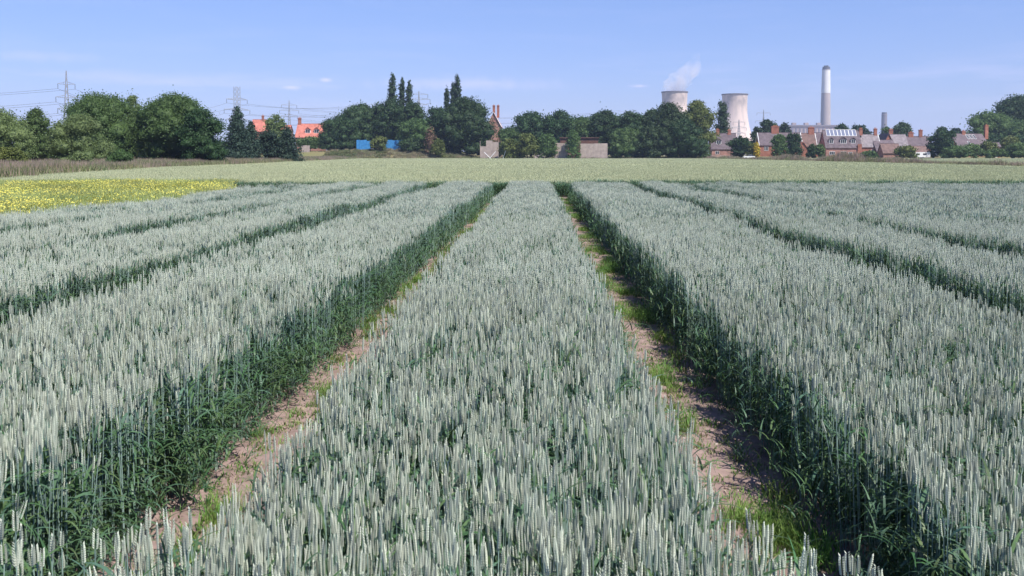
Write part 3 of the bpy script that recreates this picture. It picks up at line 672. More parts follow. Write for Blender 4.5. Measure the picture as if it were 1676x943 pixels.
# centre right
for a, b, tp, Y_, f, lab in (
    (812, 862, 207, 360, 'mid', 'low mid-green tree just right of the brick twin chimneys'),
    (838, 900, 181, 362, 'dark', 'dark tree at the left end of the even tree line'),
    (886, 944, 180, 360, 'dark', 'second dark tree of the even tree line'),
    (930, 976, 190, 358, 'mid', 'mid-green tree behind the gap in the concrete wall'),
    (962, 1020, 180, 358, 'dark', 'dark tree behind the right end of the concrete wall'),
    (1004, 1060, 181, 352, 'dark', 'dark tree right of the concrete wall'),
    (1046, 1090, 178, 352, 'dark', 'dark tree left of the tall bushy one'),
    (1062, 1126, 168, 345, 'dark', 'tall bushy dark tree in front of the steaming cooling tower'),
    (1000, 1052, 208, 340, 'mid', 'rounded front tree right of the concrete wall'),
    (1044, 1100, 206, 338, 'dark', 'low dark front tree below the tall bushy tree'),
    (1090, 1150, 196, 338, 'dark', 'dark front tree below the olive one'),
    (1114, 1166, 164, 356, 'yellow', 'olive-yellow tall tree between the two cooling towers')):
    T('broadleaf_tree', lab, a-6, b+6, tp, Y_, f, GF, nl=30)
T('poplar_tree', 'narrow dark columnar tree just left of the right cooling tower', 1171, 1193, 168, 402, 'poplar', None, nl=18, kind='column', z0=1, size=.62, n=3400)
for a, b, tp, Y_, f, lab in (
    (818, 850, 226, 333, 'yellow', 'olive shrub left of the yellow-leaved one'),
    (844, 882, 217, 332, 'yellow', 'yellow-leaved rounded shrub in the gap between the concrete walls'),
    (878, 912, 218, 333, 'mid', 'green shrub against the left end of the longer concrete wall'),
    (926, 950, 212, 331, 'mid', 'upright green shrub growing in front of the concrete wall'),
    (1138, 1163, 226, 345, 'mid', 'green shrub at the foot of the olive-yellow tree'),
    (1192, 1232, 223, 352, 'dark', 'dark wide shrub right of the first cottage'),
    (1222, 1242, 234, 348, 'yellow', 'small yellow-green shrub behind the white car'),
    (1234, 1242, 232, 346, 'gold', 'small bright golden shrub beside the white car'),
    (1262, 1288, 219, 352, 'mid', 'green rounded shrub in front of the second cottage'),
    (1284, 1313, 217, 354, 'dark', 'dark shrub right of the second cottage'),
    (1320, 1338, 236, 350, 'dark', 'small dark shrub left of the house with solar panels'),
    (1334, 1350, 236, 350, 'mid', 'small bright green shrub by the corner of the solar panel house'),
    (1410, 1436, 247, 350, 'mid', 'low green bush in front of the pale slate roofed house'),
    (1464, 1500, 238, 349, 'yellow', 'greyish olive bush in front of the brown roofed shed'),
    (1518, 1566, 208, 352, 'dark', 'large dark rounded bush left of the skylight house'),
    (1540, 1585, 238, 347, 'mid', 'green hedge bush left of the brick shed'),
    (1574, 1606, 234, 348, 'mid', 'green bush below the roof with skylights'),
    (1600, 1632, 230, 350, 'yellow', 'yellow-green bush against the brick gable'),
    (1612, 1646, 243, 346, 'mid', 'low bush in front of the small brick outhouse'),
    (1644, 1690, 234, 346, 'mid', 'low green bush at the right edge of the view')):
    T('shrub', lab, a-1.5, b+1.5, tp, Y_, f, GS, nl=13, cat='shrub', z0=.1)
for a, b, tp, Y_, f, lab in (
    (1226, 1250, 206, 440, 'dark', 'low dark tree behind the white car'),
    (1236, 1276, 193, 445, 'dark', 'dark rounded tree behind the second cottage'),
    (1272, 1296, 200, 450, 'blue', 'dark tree left of the long power station building'),
    (1362, 1392, 201, 470, 'dark', 'tree behind the roof with the solar panels'),
    (1386, 1426, 203, 480, 'blue', 'flat-topped tree behind the pale slate roof'),
    (1436, 1462, 206, 470, 'mid', 'tree at the foot of the short power station chimney'),
    (1456, 1496, 200, 480, 'dark', 'rounded tree right of the short power station chimney'),
    (1546, 1580, 209, 470, 'blue', 'bluish tree behind the dark rounded bush'),
    (1576, 1660, 182, 425, 'mid', 'broad mid-green tree behind the skylight house'),
    (1612, 1730, 155, 440, 'dark', 'tallest dark tree at the right edge of the view'),
    (1640, 1710, 196, 400, 'mid', 'mid-green tree below the tallest tree at the right edge'),
    (1636, 1672, 222, 372, 'yellow', 'low olive tree right of the small brick outhouse')):
    T('broadleaf_tree', lab, a, b, tp, Y_, f, GH, nl=28)

# ------------------------------------------------------------------ houses
def window(par, x, y, z, w_, h_, bars=1, rz=0):
    f = MB(); t = .09
    f.box(-w_/2, -.06, 0, w_/2, .04, t); f.box(-w_/2, -.06, h_-t, w_/2, .04, h_)
    f.box(-w_/2, -.06, t, -w_/2+t, .04, h_-t); f.box(w_/2-t, -.06, t, w_/2, .04, h_-t)
    for k in range(bars):
        xx = -w_/2+w_*(k+1)/(bars+1); f.box(xx-.05, -.055, t, xx+.05, .03, h_-t)
    o = f.obj('window', WHITE, par, loc=(x, y, z)); o.rotation_euler.z = rz
    p = MB(); p.box(-w_/2+t, -.015, t, w_/2-t, .0, h_-t); p.obj('pane', GLASS, o)
def chimney(par, x, y, z0, z1, w_=1.0, d_=.8, pots=2, m=None):
    b = MB(); b.box(x-w_/2, y-d_/2, z0, x+w_/2, y+d_/2, z1-.35); b.box(x-w_/2-.1, y-d_/2-.1, z1-.35, x+w_/2+.1, y+d_/2+.1, z1-.12); b.box(x-w_/2-.02, y-d_/2-.02, z1-.12, x+w_/2+.02, y+d_/2+.02, z1)
    o = b.obj('chimney', m or BRICK, par)
    for k in range(pots):
        q = MB(); q.tube([(x+(k-(pots-1)/2)*.45, y, z1), (x+(k-(pots-1)/2)*.45, y, z1+.45)], [.15, .12], 8); q.obj('chimney_pot', POT, o)
def house(label, px0, px1, Y, ridge, eave, wall, roof, dp=7., kind='side', chims=(), wins=(), barge=None, rz=0, ov=.3, name='house', hip=0, group='brick houses of the village', cat='house', extra=None):
    xa, xb = X(px0, Y), X(px1, Y); w_ = xb-xa; cx = (xa+xb)/2; g = gz(cx, Y)
    t = thing(name, label, cat, (cx, Y+dp/2, g), rz, group); zr = Z(ridge, Y+(dp/2 if kind == 'side' else 0))-g; ze = Z(eave, Y)-g; ze = max(1.5, ze)
    m = MB(); hw, hd = w_/2, dp/2
    if kind == 'side':
        m.add([(-hw,-hd,-.5),(hw,-hd,-.5),(hw,hd,-.5),(-hw,hd,-.5),(-hw,-hd,ze),(hw,-hd,ze),(hw,hd,ze),(-hw,hd,ze),(-hw+hip,0,zr-.12),(hw-hip,0,zr-.12)],
              [(0,1,5,4),(1,2,6,9,5),(2,3,7,6),(3,0,4,8,7),(4,5,9,8),(6,7,8,9),(3,2,1,0)])
        r = MB(); sl = (zr-ze)/hd; th = .16
        for s_ in (-1, 1):
            y0, z0_ = s_*(hd+ov), ze-sl*ov
            vs = [(-hw-ov, y0, z0_), (hw+ov, y0, z0_), (hw+ov-hip, 0, zr), (-hw-ov+hip, 0, zr)]
            vs += [(v[0], v[1], v[2]+th) for v in vs]
            fs = [(0,3,2,1),(4,5,6,7),(0,1,5,4),(1,2,6,5),(2,3,7,6),(3,0,4,7)]
            r.add(vs, fs)
        r.box(-hw-ov+hip, -.12, zr+th-.06, hw+ov-hip, .12, zr+th+.08)
    else:
        m.add([(-hw,-hd,-.5),(hw,-hd,-.5),(hw,hd,-.5),(-hw,hd,-.5),(-hw,-hd,ze),(hw,-hd,ze),(hw,hd,ze),(-hw,hd,ze),(0,-hd,zr-.12),(0,hd,zr-.12)],
              [(0,1,5,8,4),(1,2,6,5),(2,3,7,9,6),(3,0,4,7),(4,8,9,7),(5,6,9,8),(3,2,1,0)])
        r = MB(); sl = (zr-ze)/hw; th = .16
        for s_ in (-1, 1):
            x0, z0_ = s_*(hw+ov), ze-sl*ov
            vs = [(x0, -hd-ov, z0_), (x0, hd+ov, z0_), (0, hd+ov, zr), (0, -hd-ov, zr)]; vs += [(v[0], v[1], v[2]+th) for v in vs]
            r.add(vs, [(0,3,2,1),(4,5,6,7),(0,1,5,4),(1,2,6,5),(2,3,7,6),(3,0,4,7)])
    m.obj('wall', wall, t); ro = r.obj('roof', roof, t)
    if barge:
        bm = MB()
        if kind == 'side':
            for sx_ in ((1,) if barge == 'r' else (-1, 1)):
                
                bm = MB(); bm.tube([(sx_*(hw+ov+.06), -(hd+ov), ze-sl*ov+.05), (sx_*(hw+ov+.06), 0, zr+.1), (sx_*(hw+ov+.06), hd+ov, ze-sl*ov+.05)], .16, 4); bm.obj('barge_board', WHITE, t)
        else:
            bm.tube([(-(hw+ov), -hd-ov-.06, ze-sl*ov+.05), (0, -hd-ov-.06, zr+.1), (hw+ov, -hd-ov-.06, ze-sl*ov+.05)], .16, 4)
            bm.obj('barge_board', WHITE, t)
    for (cpx, ctop, cw, pots) in chims:
        x = X(cpx, Y+dp/2)-cx; z1 = Z(ctop, Y+dp/2)-g; chimney(t, x, 0 if kind == 'side' else hd*.4, min(zr, z1)-2.0, z1, cw, .8, pots)
    for (wpx, wt, wb, wpw, bars) in wins:
        x = X(wpx, Y)-cx; z0_, z1_ = Z(wb, Y)-g, Z(wt, Y)-g; window(t, x, -hd-.02, max(.3, z0_), wpw*Y/FPX, z1_-max(.3, z0_), bars)
    return t, dict(hw=hw, hd=hd, zr=zr, ze=ze, g=g, cx=cx, Y=Y)
def on_roof(i, px, row, yoff=.0):
    "local point on the front slope that is seen at photo column px, fraction row from ridge (0) to eave (1)"
    return X(px, i['Y'])-i['cx'], -i['hd']*row, i['zr']-(i['zr']-i['ze'])*row+.16+yoff
def skylight(t, i, px, row, w_, ln, name='skylight', fm=None, pm=None):
    x, y, z = on_roof(i, px, row); a = math.atan2(i['zr']-i['ze'], i['hd'])
    f = MB(); f.box(-w_/2, -ln/2, 0, w_/2, ln/2, .10); o = f.obj(name, fm or WHITE, t, loc=(x, y, z)); o.rotation_euler.x = a
    p = MB(); p.box(-w_/2+.1, -ln/2+.1, .10, w_/2-.1, ln/2-.1, .115); p.obj('pane', pm or GLASS, o)
def dormer(t, i, px, row, w_, h_, roofm, bars=2):
    x, y, z = on_roof(i, px, row); d_ = h_*1.3*i['hd']/(i['zr']-i['ze'])+.2
    m = MB(); z -= .2; m.box(-w_/2, 0, 0, w_/2, d_, h_); o = m.obj('dormer', WHITE, t, loc=(x, y, z))
    r = MB(); rh = w_*.42
    for s_ in (-1, 1):
        vs = [(s_*(w_/2+.18), -.2, h_-.1), (s_*(w_/2+.18), d_+.8, h_-.1), (0, d_+.8, h_+rh), (0, -.2, h_+rh)]; vs += [(v[0], v[1], v[2]+.1) for v in vs]
        r.add(vs, [(0,3,2,1),(4,5,6,7),(0,1,5,4),(1,2,6,5),(2,3,7,6),(3,0,4,7)])
    r.add([(-w_/2, -.05, h_-.05), (w_/2, -.05, h_-.05), (0, -.05, h_+rh)], [(0, 1, 2)])
    r.obj('dormer_roof', roofm, o)
    p = MB()
    n = bars+1; ww = (w_-.2)/n
    for k in range(n): p.box(-w_/2+.1+k*ww+.06, -.03, .35, -w_/2+.1+(k+1)*ww-.06, -.012, h_-.15)
    p.obj('pane', GLASS, o)
GO = 'orange roofed houses on the left'
t, i = house('house with a coral tiled roof, two gabled dormers and one chimney', 484, 526, 358, 203, 224, BRICKP, CORAL, chims=((491, 193, 1.2, 2),), dp=9, group=GO)
dormer(t, i, 503, .74, 1.9, 1.7, CORAL, 1); dormer(t, i, 517, .74, 1.9, 1.7, CORAL, 1)
t, i = house('gabled house with an orange roof half hidden behind the dark conifers', 411, 434, 362, 196, 214, BRICK, CORAL, chims=((431, 189, .8, 1),), group=GO, wins=((414, 205, 211, 5, 1),))
t, i = house('small orange roof showing between the pale green tree and the conifers', 454, 473, 364, 205, 214, BRICKP, CORAL, group=GO, dp=6)
t, i = house('tall gabled brick building with twin chimneys behind the far wood', 796, 820, 400, 184, 206, BRICKP, CORAL, kind='gable', dp=12, chims=((808, 172, 1.1, 1), (815, 172, 1.1, 1)), barge='b', group=None, name='house')
# village on the right
t, i = house('first cottage with a steep brown roof, left of the right cooling tower', 1165, 1206, 385, 219, 243, BRICKP, SLATE, chims=((1174, 212, 1.4, 2), (1193, 213, 1.4, 2)))
dormer(t, i, 1177, .74, 2.0, 1.7, SLATE, 1); window(t, X(1174, 385)-i['cx'], -i['hd']-.02, .9, 1.6, 1.3, 1)
t, i = house('second cottage with a grey-brown slate roof and wide chimney stack', 1244, 1312, 375, 218, 237, BRICK, SLATE, chims=((1268, 207, 3.0, 4),), barge='b', wins=((1254, 240, 247, 7, 2), (1290, 240, 247, 7, 2)))
t, i = house('brown roofed house right of the second cottage with a tall stack at its right end', 1300, 1336, 378, 219, 240, BRICK, BROWNT, chims=((1327, 209, 2.4, 3),), barge='r')
t, i = house('low brick lean-to with an orange roof in front of the brown roofed house', 1302, 1326, 362, 233, 248, BRICK, CORAL, kind='gable', dp=9, group='outbuildings', name='outbuilding', cat='outbuilding')
t, i = house('long dark slate roofed wing left of the solar panel house', 1330, 1356, 379, 218, 238, BRICK, SLATE, dp=7)
t, i = house('large pink brick house with a row of solar panels along its slate roof', 1352, 1410, 366, 214, 241, BRICKP, SLATE, dp=9, chims=((1408, 211, 1.3, 2),),
             wins=((1362, 248, 253.5, 9, 2), (1381, 248, 253.5, 9, 3), (1392, 249, 254, 6, 1), (1406, 249, 253, 4, 1)))
for k in range(8): skylight(t, i, 1359.5+k*6.2, .17, 1.42, 3.1, 'solar_panel', WHITE, PANEL)
dormer(t, i, 1361.5, .80, 1.7, 1.75, SLATE, 1); dormer(t, i, 1381.5, .80, 2.4, 1.75, SLATE, 2); dormer(t, i, 1397.5, .80, 1.7, 1.75, SLATE, 1)
bx_ = MB(); bx_.box(i['hw']-1.6, -i['hd']-.5, -.5, i['hw']-.1, -i['hd']-.02, i['ze']+1.2); bx_.obj('brick_pier', BRICK, t)
t, i = house('house with a pale slate roof and white right gable edge, right of the solar panels', 1410, 1440, 368, 221, 240, BRICK, SLATEL, chims=((1432, 211, 1.2, 2),), barge='r', wins=((1428, 245, 250, 4, 1),))
t, i = house('dark barn with a steep slate roof right of the pale slate roofed house', 1436, 1468, 365, 230, 248, SLATE, SLATE, dp=10, group='outbuildings', name='barn', cat='barn')
t, i = house('low brown roofed shed with a pink brick front', 1446, 1474, 356, 236, 250, BRICKP, BROWNT, dp=6, group='outbuildings', name='outbuilding', cat='outbuilding')
t, i = house('house with an orange brick gable facing the field and one square chimney', 1446, 1462, 380, 219, 236, BRICK, SLATE, kind='gable', dp=9, chims=((1460, 212, 1.6, 2),))
t, i = house('house with a pale slate roof right of the orange gable', 1460, 1486, 378, 221, 240, BRICK, SLATEL)
t, i = house('dark roofed house with a broad stack above the white caravan', 1486, 1524, 382, 224, 240, BRICK, SLATE, chims=((1490, 217, 2.0, 2), (1506, 213, 1.4, 1)))
t, i = house('low brown roofed building right behind the white caravan', 1488, 1520, 368, 240, 250, BRICKP, BROWNT, dp=6, group='outbuildings', name='outbuilding', cat='outbuilding')
t, i = house('long slate roofed house with skylights and a tall brick chimney on its right gable', 1562, 1622, 368, 220, 246, BRICK, SLATE, dp=12, chims=((1575, 215, 1.5, 2), (1619, 205, 1.5, 1)), rz=.25)
for px, rw in ((1591, .2), (1597.5, .2), (1604, .2), (1586, .62)): skylight(t, i, px, rw, .9, 2.4)
t, i = house('small brick outhouse with a white door beside the skylight house', 1627, 1637, 360, 234, 240, BRICK, SLATE, dp=3, group='outbuildings', name='outbuilding', cat='outbuilding')
d = MB(); d.box(-.9, -i['hd']-.08, 0, .1, -i['hd']-.02, 2.1); d.obj('door', WHITE, t)

# ------------------------------------------------------------------ small things along the field edge
def slab_wall(label, px0, px1, Y, top, m, name, cat, posts=2.4, group=None, steps=None):
    xa, xb = X(px0, Y), X(px1, Y); g = gz(xa, Y); h = Z(top, Y)-g; n = max(1, round((xb-xa)/posts)); wd = (xb-xa)/n
    t = thing(name, label, cat, ((xa+xb)/2, Y, g), 0, group)
    for k in range(n):
        p = MB(); x0 = -(xb-xa)/2+k*wd; hh = h*(1+random.uniform(-.02, .02)) if not steps else h*steps[k % len(steps)]
        p.box(x0+.04, -.1, -.4, x0+wd-.04, .1, hh); p.obj('panel', m, t)
    for k in range(n+1):
        p = MB(); x0 = -(xb-xa)/2+k*wd; p.box(x0-.07, -.16, -.4, x0+.07, -.103, h*.98); p.obj('post', m, t)
    return t
slab_wall('short length of grey-pink concrete panel wall left of the upright green shrub', 908, 929, 334, 234, CONC, 'concrete_wall', 'wall', 2.6)
slab_wall('long grey-pink concrete panel wall right of the upright green shrub', 950, 994, 334, 235, CONC, 'concrete_wall', 'wall', 2.6)
slab_wall('broken pink concrete wall below the brick twin chimneys', 786, 816, 337, 230, CONC, 'concrete_wall', 'wall', 2.2, steps=(.7, 1., .92, .8))
slab_wall('low pale wall stub in front of the coral roofed house', 494, 507, 341, 238, CONC, 'garden_wall', 'wall', 1.)
slab_wall('left blue painted hoarding at the foot of the big wood', 584, 606, 345, 229, BLUE, 'blue_hoarding', 'hoarding', 1.25, steps=(1, .98, 1, .9))
slab_wall('right blue painted hoarding behind the yellow-green shrub', 631, 660, 345, 229, BLUE, 'blue_hoarding', 'hoarding', 1.25, steps=(1, 1, .95, .98))
sh = thing('rusty_shed', 'dark rusty low shed behind the concrete wall', 'shed', (X(948, 350), 350, gz(0, 350)))
b = MB(); hw = (X(974, 350)-X(912, 350))/2; zt = Z(225, 350)-gz(0, 350); b.box(-hw, 0, -.3, hw, 4, zt-.3); b.obj('wall', RUST, sh)
b = MB(); b.box(-hw-.3, -.4, zt-.3, hw+.3, 4.4, zt); b.obj('roof', RUST, sh)
for k, (px, tl) in enumerate(((799, .7), (806, -.8), (822, .35))):
    m = MB(); m.tube([(0, 0, 0), (math.sin(tl)*4.2, 0, math.cos(tl)*4.2)], .11, 6)
    o = m.obj('leaning_pole', WHITE, loc=(X(px, 331), 331, gz(0, 331))); tag(o, ('long white pole leaning right against the broken wall', 'long white pole leaning left against the broken wall', 'short upright white pole right of the broken wall')[k], 'pole', 'poles by the broken wall')
m = MB()
for k in range(9): a = random.uniform(0, 6.3); m.tube([(random.uniform(-2, 2), random.uniform(-.8, .8), 0), (random.uniform(-2.3, 2.3), random.uniform(-1, 1), random.uniform(1.2, 3.2))], [.16, .05], 5)
for k in range(6): x = random.uniform(-2, 2); m.box(x-.5, -.3, 0, x+.4, .3, random.uniform(.8, 2.2))
tag(m.obj('rubble_heap', CONC, loc=(X(882, 332), 332, gz(0, 332))), 'heap of pale rubble and broken stakes left of the concrete wall', 'rubble')
# white rail fence
ft = thing('rail_fence', 'pale post and rail fence in front of the first cottage', 'fence', (X(1148, 345), 345, gz(0, 345))); hw = 9
for z in (.45, .95, 1.45): m = MB(); m.box(-hw, -.04, z, hw, .04, z+.13); m.obj('rail', CONC, ft)
for k in range(11): m = MB(); x = -hw+k*1.8; m.box(x-.07, .045, -.2, x+.07, .18, 1.75); m.obj('post', CONC, ft)
# white car
def car(label, x, y, z, L_=4.2, m=WHITE, name='parked_car', cat='car', h=1.42):
    t = thing(name, label, cat, (x, y, z)); b = MB(); hw = .85; hl = L_/2
    prof = [(-hl, .3), (-hl, .75), (-hl*.93, .9), (-hl*.5, 1.0), (hl*.95, .95), (hl, .7), (hl, .3)]
    vs = [(a, s_*hw, c) for s_ in (-1, 1) for a, c in prof]; n = len(prof)
    b.add(vs, [tuple(range(n)), tuple(range(2*n-1, n-1, -1))]+[(k, n+k, n+(k+1) % n, (k+1) % n) for k in range(n)]); 
    r = [(-hl*.45, 1.0), (-hl*.12, h), (hl*.5, h), (hl*.85, .98)]
    vs = [(a, s_*(hw-.08-(.1 if c > 1.1 else 0)), c) for s_ in (-1, 1) for a, c in r]; b.obj('body', m, t)
    c_ = MB(); c_.add(vs, [(0,1,2,3), (7,6,5,4), (0,4,5,1), (2,6,7,3)]); c_.obj('window', GLASS, t)
    c_ = MB(); c_.box(-hl*.12, -hw+.17, h-.01, hl*.5, hw-.17, h+.04); c_.obj('roof', m, t)
    for sx_ in (-.62, .62):
        for s_ in (-1, 1): q = MB(); q.tube([(sx_*hl, s_*(hw-.2), .32), (sx_*hl, s_*(hw+.01), .32)], .32, 14); q.obj('wheel', DARK, t)
car('white car parked beside the golden shrub at the field edge', X(1226, 343), 343, gz(0, 343)+.35)
cv = thing('caravan', 'white caravan parked under the low brown roof', 'caravan', (X(1508, 352), 352, gz(0, 352)))
b = MB(); hw = 3.0; vs = []; pf = [(-hw, .5), (-hw-.1, 1.2), (-hw+.4, 2.3), (hw-.4, 2.5), (hw, 1.9), (hw, .5)]
vs = [(a, s_*1.05, c) for s_ in (-1, 1) for a, c in pf]; n = 6
b.add(vs, [tuple(range(n)), tuple(range(2*n-1, n-1, -1))]+[(k, n+k, n+(k+1) % n, (k+1) % n) for k in range(n)]); b.obj('body', WHITE, cv)
for x in (-1.7, .9): b = MB(); b.box(x-.7, -1.08, 1.35, x+.7, -1.06, 1.95); b.obj('window', GLASS, cv)
for s_ in (-1, 1): q = MB(); q.tube([(.2, s_*.9, .33), (.2, s_*1.06, .33)], .33, 14); q.obj('wheel', DARK, cv)

# ------------------------------------------------------------------ power station
def cooling_tower(label, px0, px1, top, Y, rb):
    xa, xb = X(px0, Y), X(px1, Y); cx = (xa+xb)/2; rt = (xb-xa)/2; H = Z(top, Y)
    t = thing('cooling_tower', label, 'cooling tower', (cx, Y, 0), 0, 'power station cooling towers')
    zth = H*.80; rth = rt*.965
    def rad(z):
        if z > zth: return rth+(rt-rth)*((z-zth)/(H-zth))**2
        b_ = zth/math.sqrt((rb/rth)**2-1); return rth*math.sqrt(1+((zth-z)/b_)**2)
    zs = np.linspace(9, H, 40); prof = [(rad(z), z) for z in zs]+[(rad(z)-.9, z) for z in zs[::-1]]
    m = MB(); m.lathe(prof, 96, closed=True); m.obj('shell', TOWERM, t, smooth=True)
    m = MB(); m.lathe([(rt+.02, H-1.6), (rt+.9, H-1.5), (rt+.9, H+.3), (rt-1.2, H+.3), (rt-1.2, H-.8)], 96); m.obj('rim', RIMM, t, smooth=False)
    m = MB(); n = 44
    for k in range(n):
        a0 = 2*PI*k/n; r0 = rad(0)+1; r1_ = rad(9)
        for s_ in (-1, 1): a1 = a0+s_*PI/n; m.tube([(r0*math.cos(a0), r0*math.sin(a0), 0), (r1_*math.cos(a1), r1_*math.sin(a1), 9.3)], .5, 5)
    m.obj('leg_ring', STACKC, t); return t, cx, H, rt
# tower concrete with weather streaks and staining
def tower_mat():
    m = bpy.data.materials.new('tower_concrete_stained'); m.use_nodes = True; t = m.node_tree; n = t.nodes.new; l = t.links.new; b = t.nodes['Principled BSDF']
    b.inputs['Roughness'].default_value = .9; b.inputs['Specular IOR Level'].default_value = .1
    tcn = n('ShaderNodeTexCoord'); mp_ = n('ShaderNodeMapping'); mp_.inputs['Scale'].default_value = (.10, .10, .012); l(tcn.outputs['Object'], mp_.inputs[0])
    a = n('ShaderNodeTexNoise'); a.inputs['Scale'].default_value = 1.2; a.inputs['Detail'].default_value = 6; l(mp_.outputs[0], a.inputs[0])
    cr = n('ShaderNodeValToRGB'); l(a.outputs[0], cr.inputs[0]); e_ = cr.color_ramp.elements
    e_[0].position = .32; e_[0].color = (.50, .42, .38, 1); e_[1].position = .52; e_[1].color = (.66, .53, .47, 1)
    sp = n('ShaderNodeSeparateXYZ'); l(tcn.outputs['Object'], sp.inputs[0])
    mr = n('ShaderNodeMapRange'); mr.inputs[1].default_value = 78; mr.inputs[2].default_value = 112; l(sp.outputs[2], mr.inputs[0])
    n2 = n('ShaderNodeTexNoise'); n2.inputs['Scale'].default_value = .035; n2.inputs['Detail'].default_value = 4; l(tcn.outputs['Object'], n2.inputs[0])
    m2 = n('ShaderNodeMapRange'); m2.inputs[1].default_value = .45; m2.inputs[2].default_value = .62; l(n2.outputs[0], m2.inputs[0])
    mu_ = n('ShaderNodeMath'); mu_.operation = 'MULTIPLY'; l(mr.outputs[0], mu_.inputs[0]); l(m2.outputs[0], mu_.inputs[1])
    mx = n('ShaderNodeMix'); mx.data_type = 'RGBA'; l(mu_.outputs[0], mx.inputs[0]); l(cr.outputs[0], mx.inputs[6]); mx.inputs[7].default_value = (.22, .20, .20, 1); l(mx.outputs[2], b.inputs['Base Color']); return m
TOWERM = tower_mat(); RIMM = mat('tower_rim', (.16, .14, .15), .9)
_, tx, tH, trt = cooling_tower('left steaming cooling tower, half hidden by the tall bushy tree', 1082.5, 1124.5, 151, 1660, 44)
cooling_tower('right cooling tower with a dark stain under its rim', 1181, 1222.5, 155, 1730, 43)
def chimney_stack(label, px, top, Y, wt, wb, white):
    x = X(px, Y); H = Z(top, Y); t = thing('chimney_stack', label, 'chimney', (x, Y, 0)); r0 = wb/2*Y/FPX; r1_ = wt/2*Y/FPX
    zb, zw = H*.70, H*.965; rr = lambda z: r0+(r1_-r0)*z/H
    m = MB(); zz = zb if white else H-5; m.lathe([(rr(0), 0), (rr(zz), zz)], 48); m.obj('shaft', STACKC if white else STACKD, t, smooth=True)
    if white: m = MB(); m.lathe([(rr(zz)+.15, zz), (rr(zw)+.1, zw)], 48); m.obj('white_band', mat('weathered_white', (.74, .72, .69), .8, var=.12, scale=.05), t, smooth=True)
    m = MB(); za = zw if white else zz
    m.lathe([(rr(za)+.1, za), (rr(za)*.93, za+.1), (rr(H)*.93, H-1.2), (rr(H)*.93-1, H-1.2), (rr(H)*.93-1, H-5)], 48); m.obj('cap', DARK, t)
    m = MB(); m.lathe([(rr(za)+.5, za-1.2), (rr(za)+.5, za), (rr(za)-.1, za)], 48); m.obj('gallery', STACKC, t)
    if white:
        for k in range(4): q = MB(); a = k*PI/2+.4; q.tube([(math.cos(a)*r1_*.4, math.sin(a)*r1_*.4, H-2), (math.cos(a)*r1_*.4, math.sin(a)*r1_*.4, H+1.5)], r1_*.28, 16); q.obj('flue', DARK, t)
STACKD = mat('stack_dark', (.20, .18, .20), .9)
chimney_stack('very tall pale power station chimney with a white upper band and dark top', 1350.3, 110, 2080, 12.5, 17.5, True)
chimney_stack('short dark chimney far away right of the tall power station chimney', 1446.3, 184, 2200, 8.5, 9.5, False)
def station():
    Y = 1950; xa, xb = X(1284, Y), X(1402, Y); cx = (xa+xb)/2; t = thing('power_station', 'long low pink-grey power station building at the foot of the tall chimney', 'power station', (cx, Y, 0)); hw = (xb-xa)/2; H = Z(205, Y)
    m = MB(); m.box(-hw, 0, -.5, hw*.62, 60, H-3); m.obj('boiler_house', CLAD, t)
    m = MB(); m.box(-hw-2, -2, H-3, hw*.62+2, 62, H); m.obj('roof', STACKD, t)
    m = MB(); m.box(hw*.62+.1, -10, -.5, hw, 40, H*.78); m.obj('annex', CLAD, t)
    m = MB(); m.box(-hw*.5, -40, -.5, hw*.55, -2.1, H*.62); m.obj('turbine_hall', TOWERC, t)
    for k in range(14): m = MB(); x = -hw+8+k*((hw*1.6-16)/13); m.box(x-2, -1.0, H*.70, x+2, -.03, H*.90); m.obj('louvre', STACKD, t)
    for k in range(3): m = MB(); x = -hw*.7+k*26; m.box(x-4, 10, H, x+4, 20, H+5); m.obj('roof_housing', CLAD, t)
station()
# steam
def plume_mat(name, dens, sc, ht, col=(.96, .94, 1)):
    m = bpy.data.materials.new(name); m.use_nodes = True; t = m.node_tree; t.nodes.remove(t.nodes['Principled BSDF']); n = t.nodes.new; l = t.links.new
    v = n('ShaderNodeVolumePrincipled'); v.inputs['Color'].default_value = (*col, 1); v.inputs['Anisotropy'].default_value = 0
    tcn = n('ShaderNodeTexCoord'); nz_ = n('ShaderNodeTexNoise'); nz_.inputs['Scale'].default_value = sc; nz_.inputs['Detail'].default_value = 4; l(tcn.outputs['Object'], nz_.inputs[0])
    mr = n('ShaderNodeMapRange'); mr.inputs[1].default_value = .36; mr.inputs[2].default_value = .66; mr.inputs[3].default_value = 0; mr.inputs[4].default_value = dens; l(nz_.outputs[0], mr.inputs[0])
    sp = n('ShaderNodeSeparateXYZ'); l(tcn.outputs['Object'], sp.inputs[0])
    fd = n('ShaderNodeMapRange'); fd.inputs[1].default_value = ht*.25; fd.inputs[2].default_value = ht; fd.inputs[3].default_value = 1; fd.inputs[4].default_value = .12; l(sp.outputs[2], fd.inputs[0])
    mm = n('ShaderNodeMath'); mm.operation = 'MULTIPLY'; l(mr.outputs[0], mm.inputs[0]); l(fd.outputs[0], mm.inputs[1])
    l(mm.outputs[0], v.inputs['Density']); l(v.outputs[0], t.nodes['Material Output'].inputs['Volume']); return m
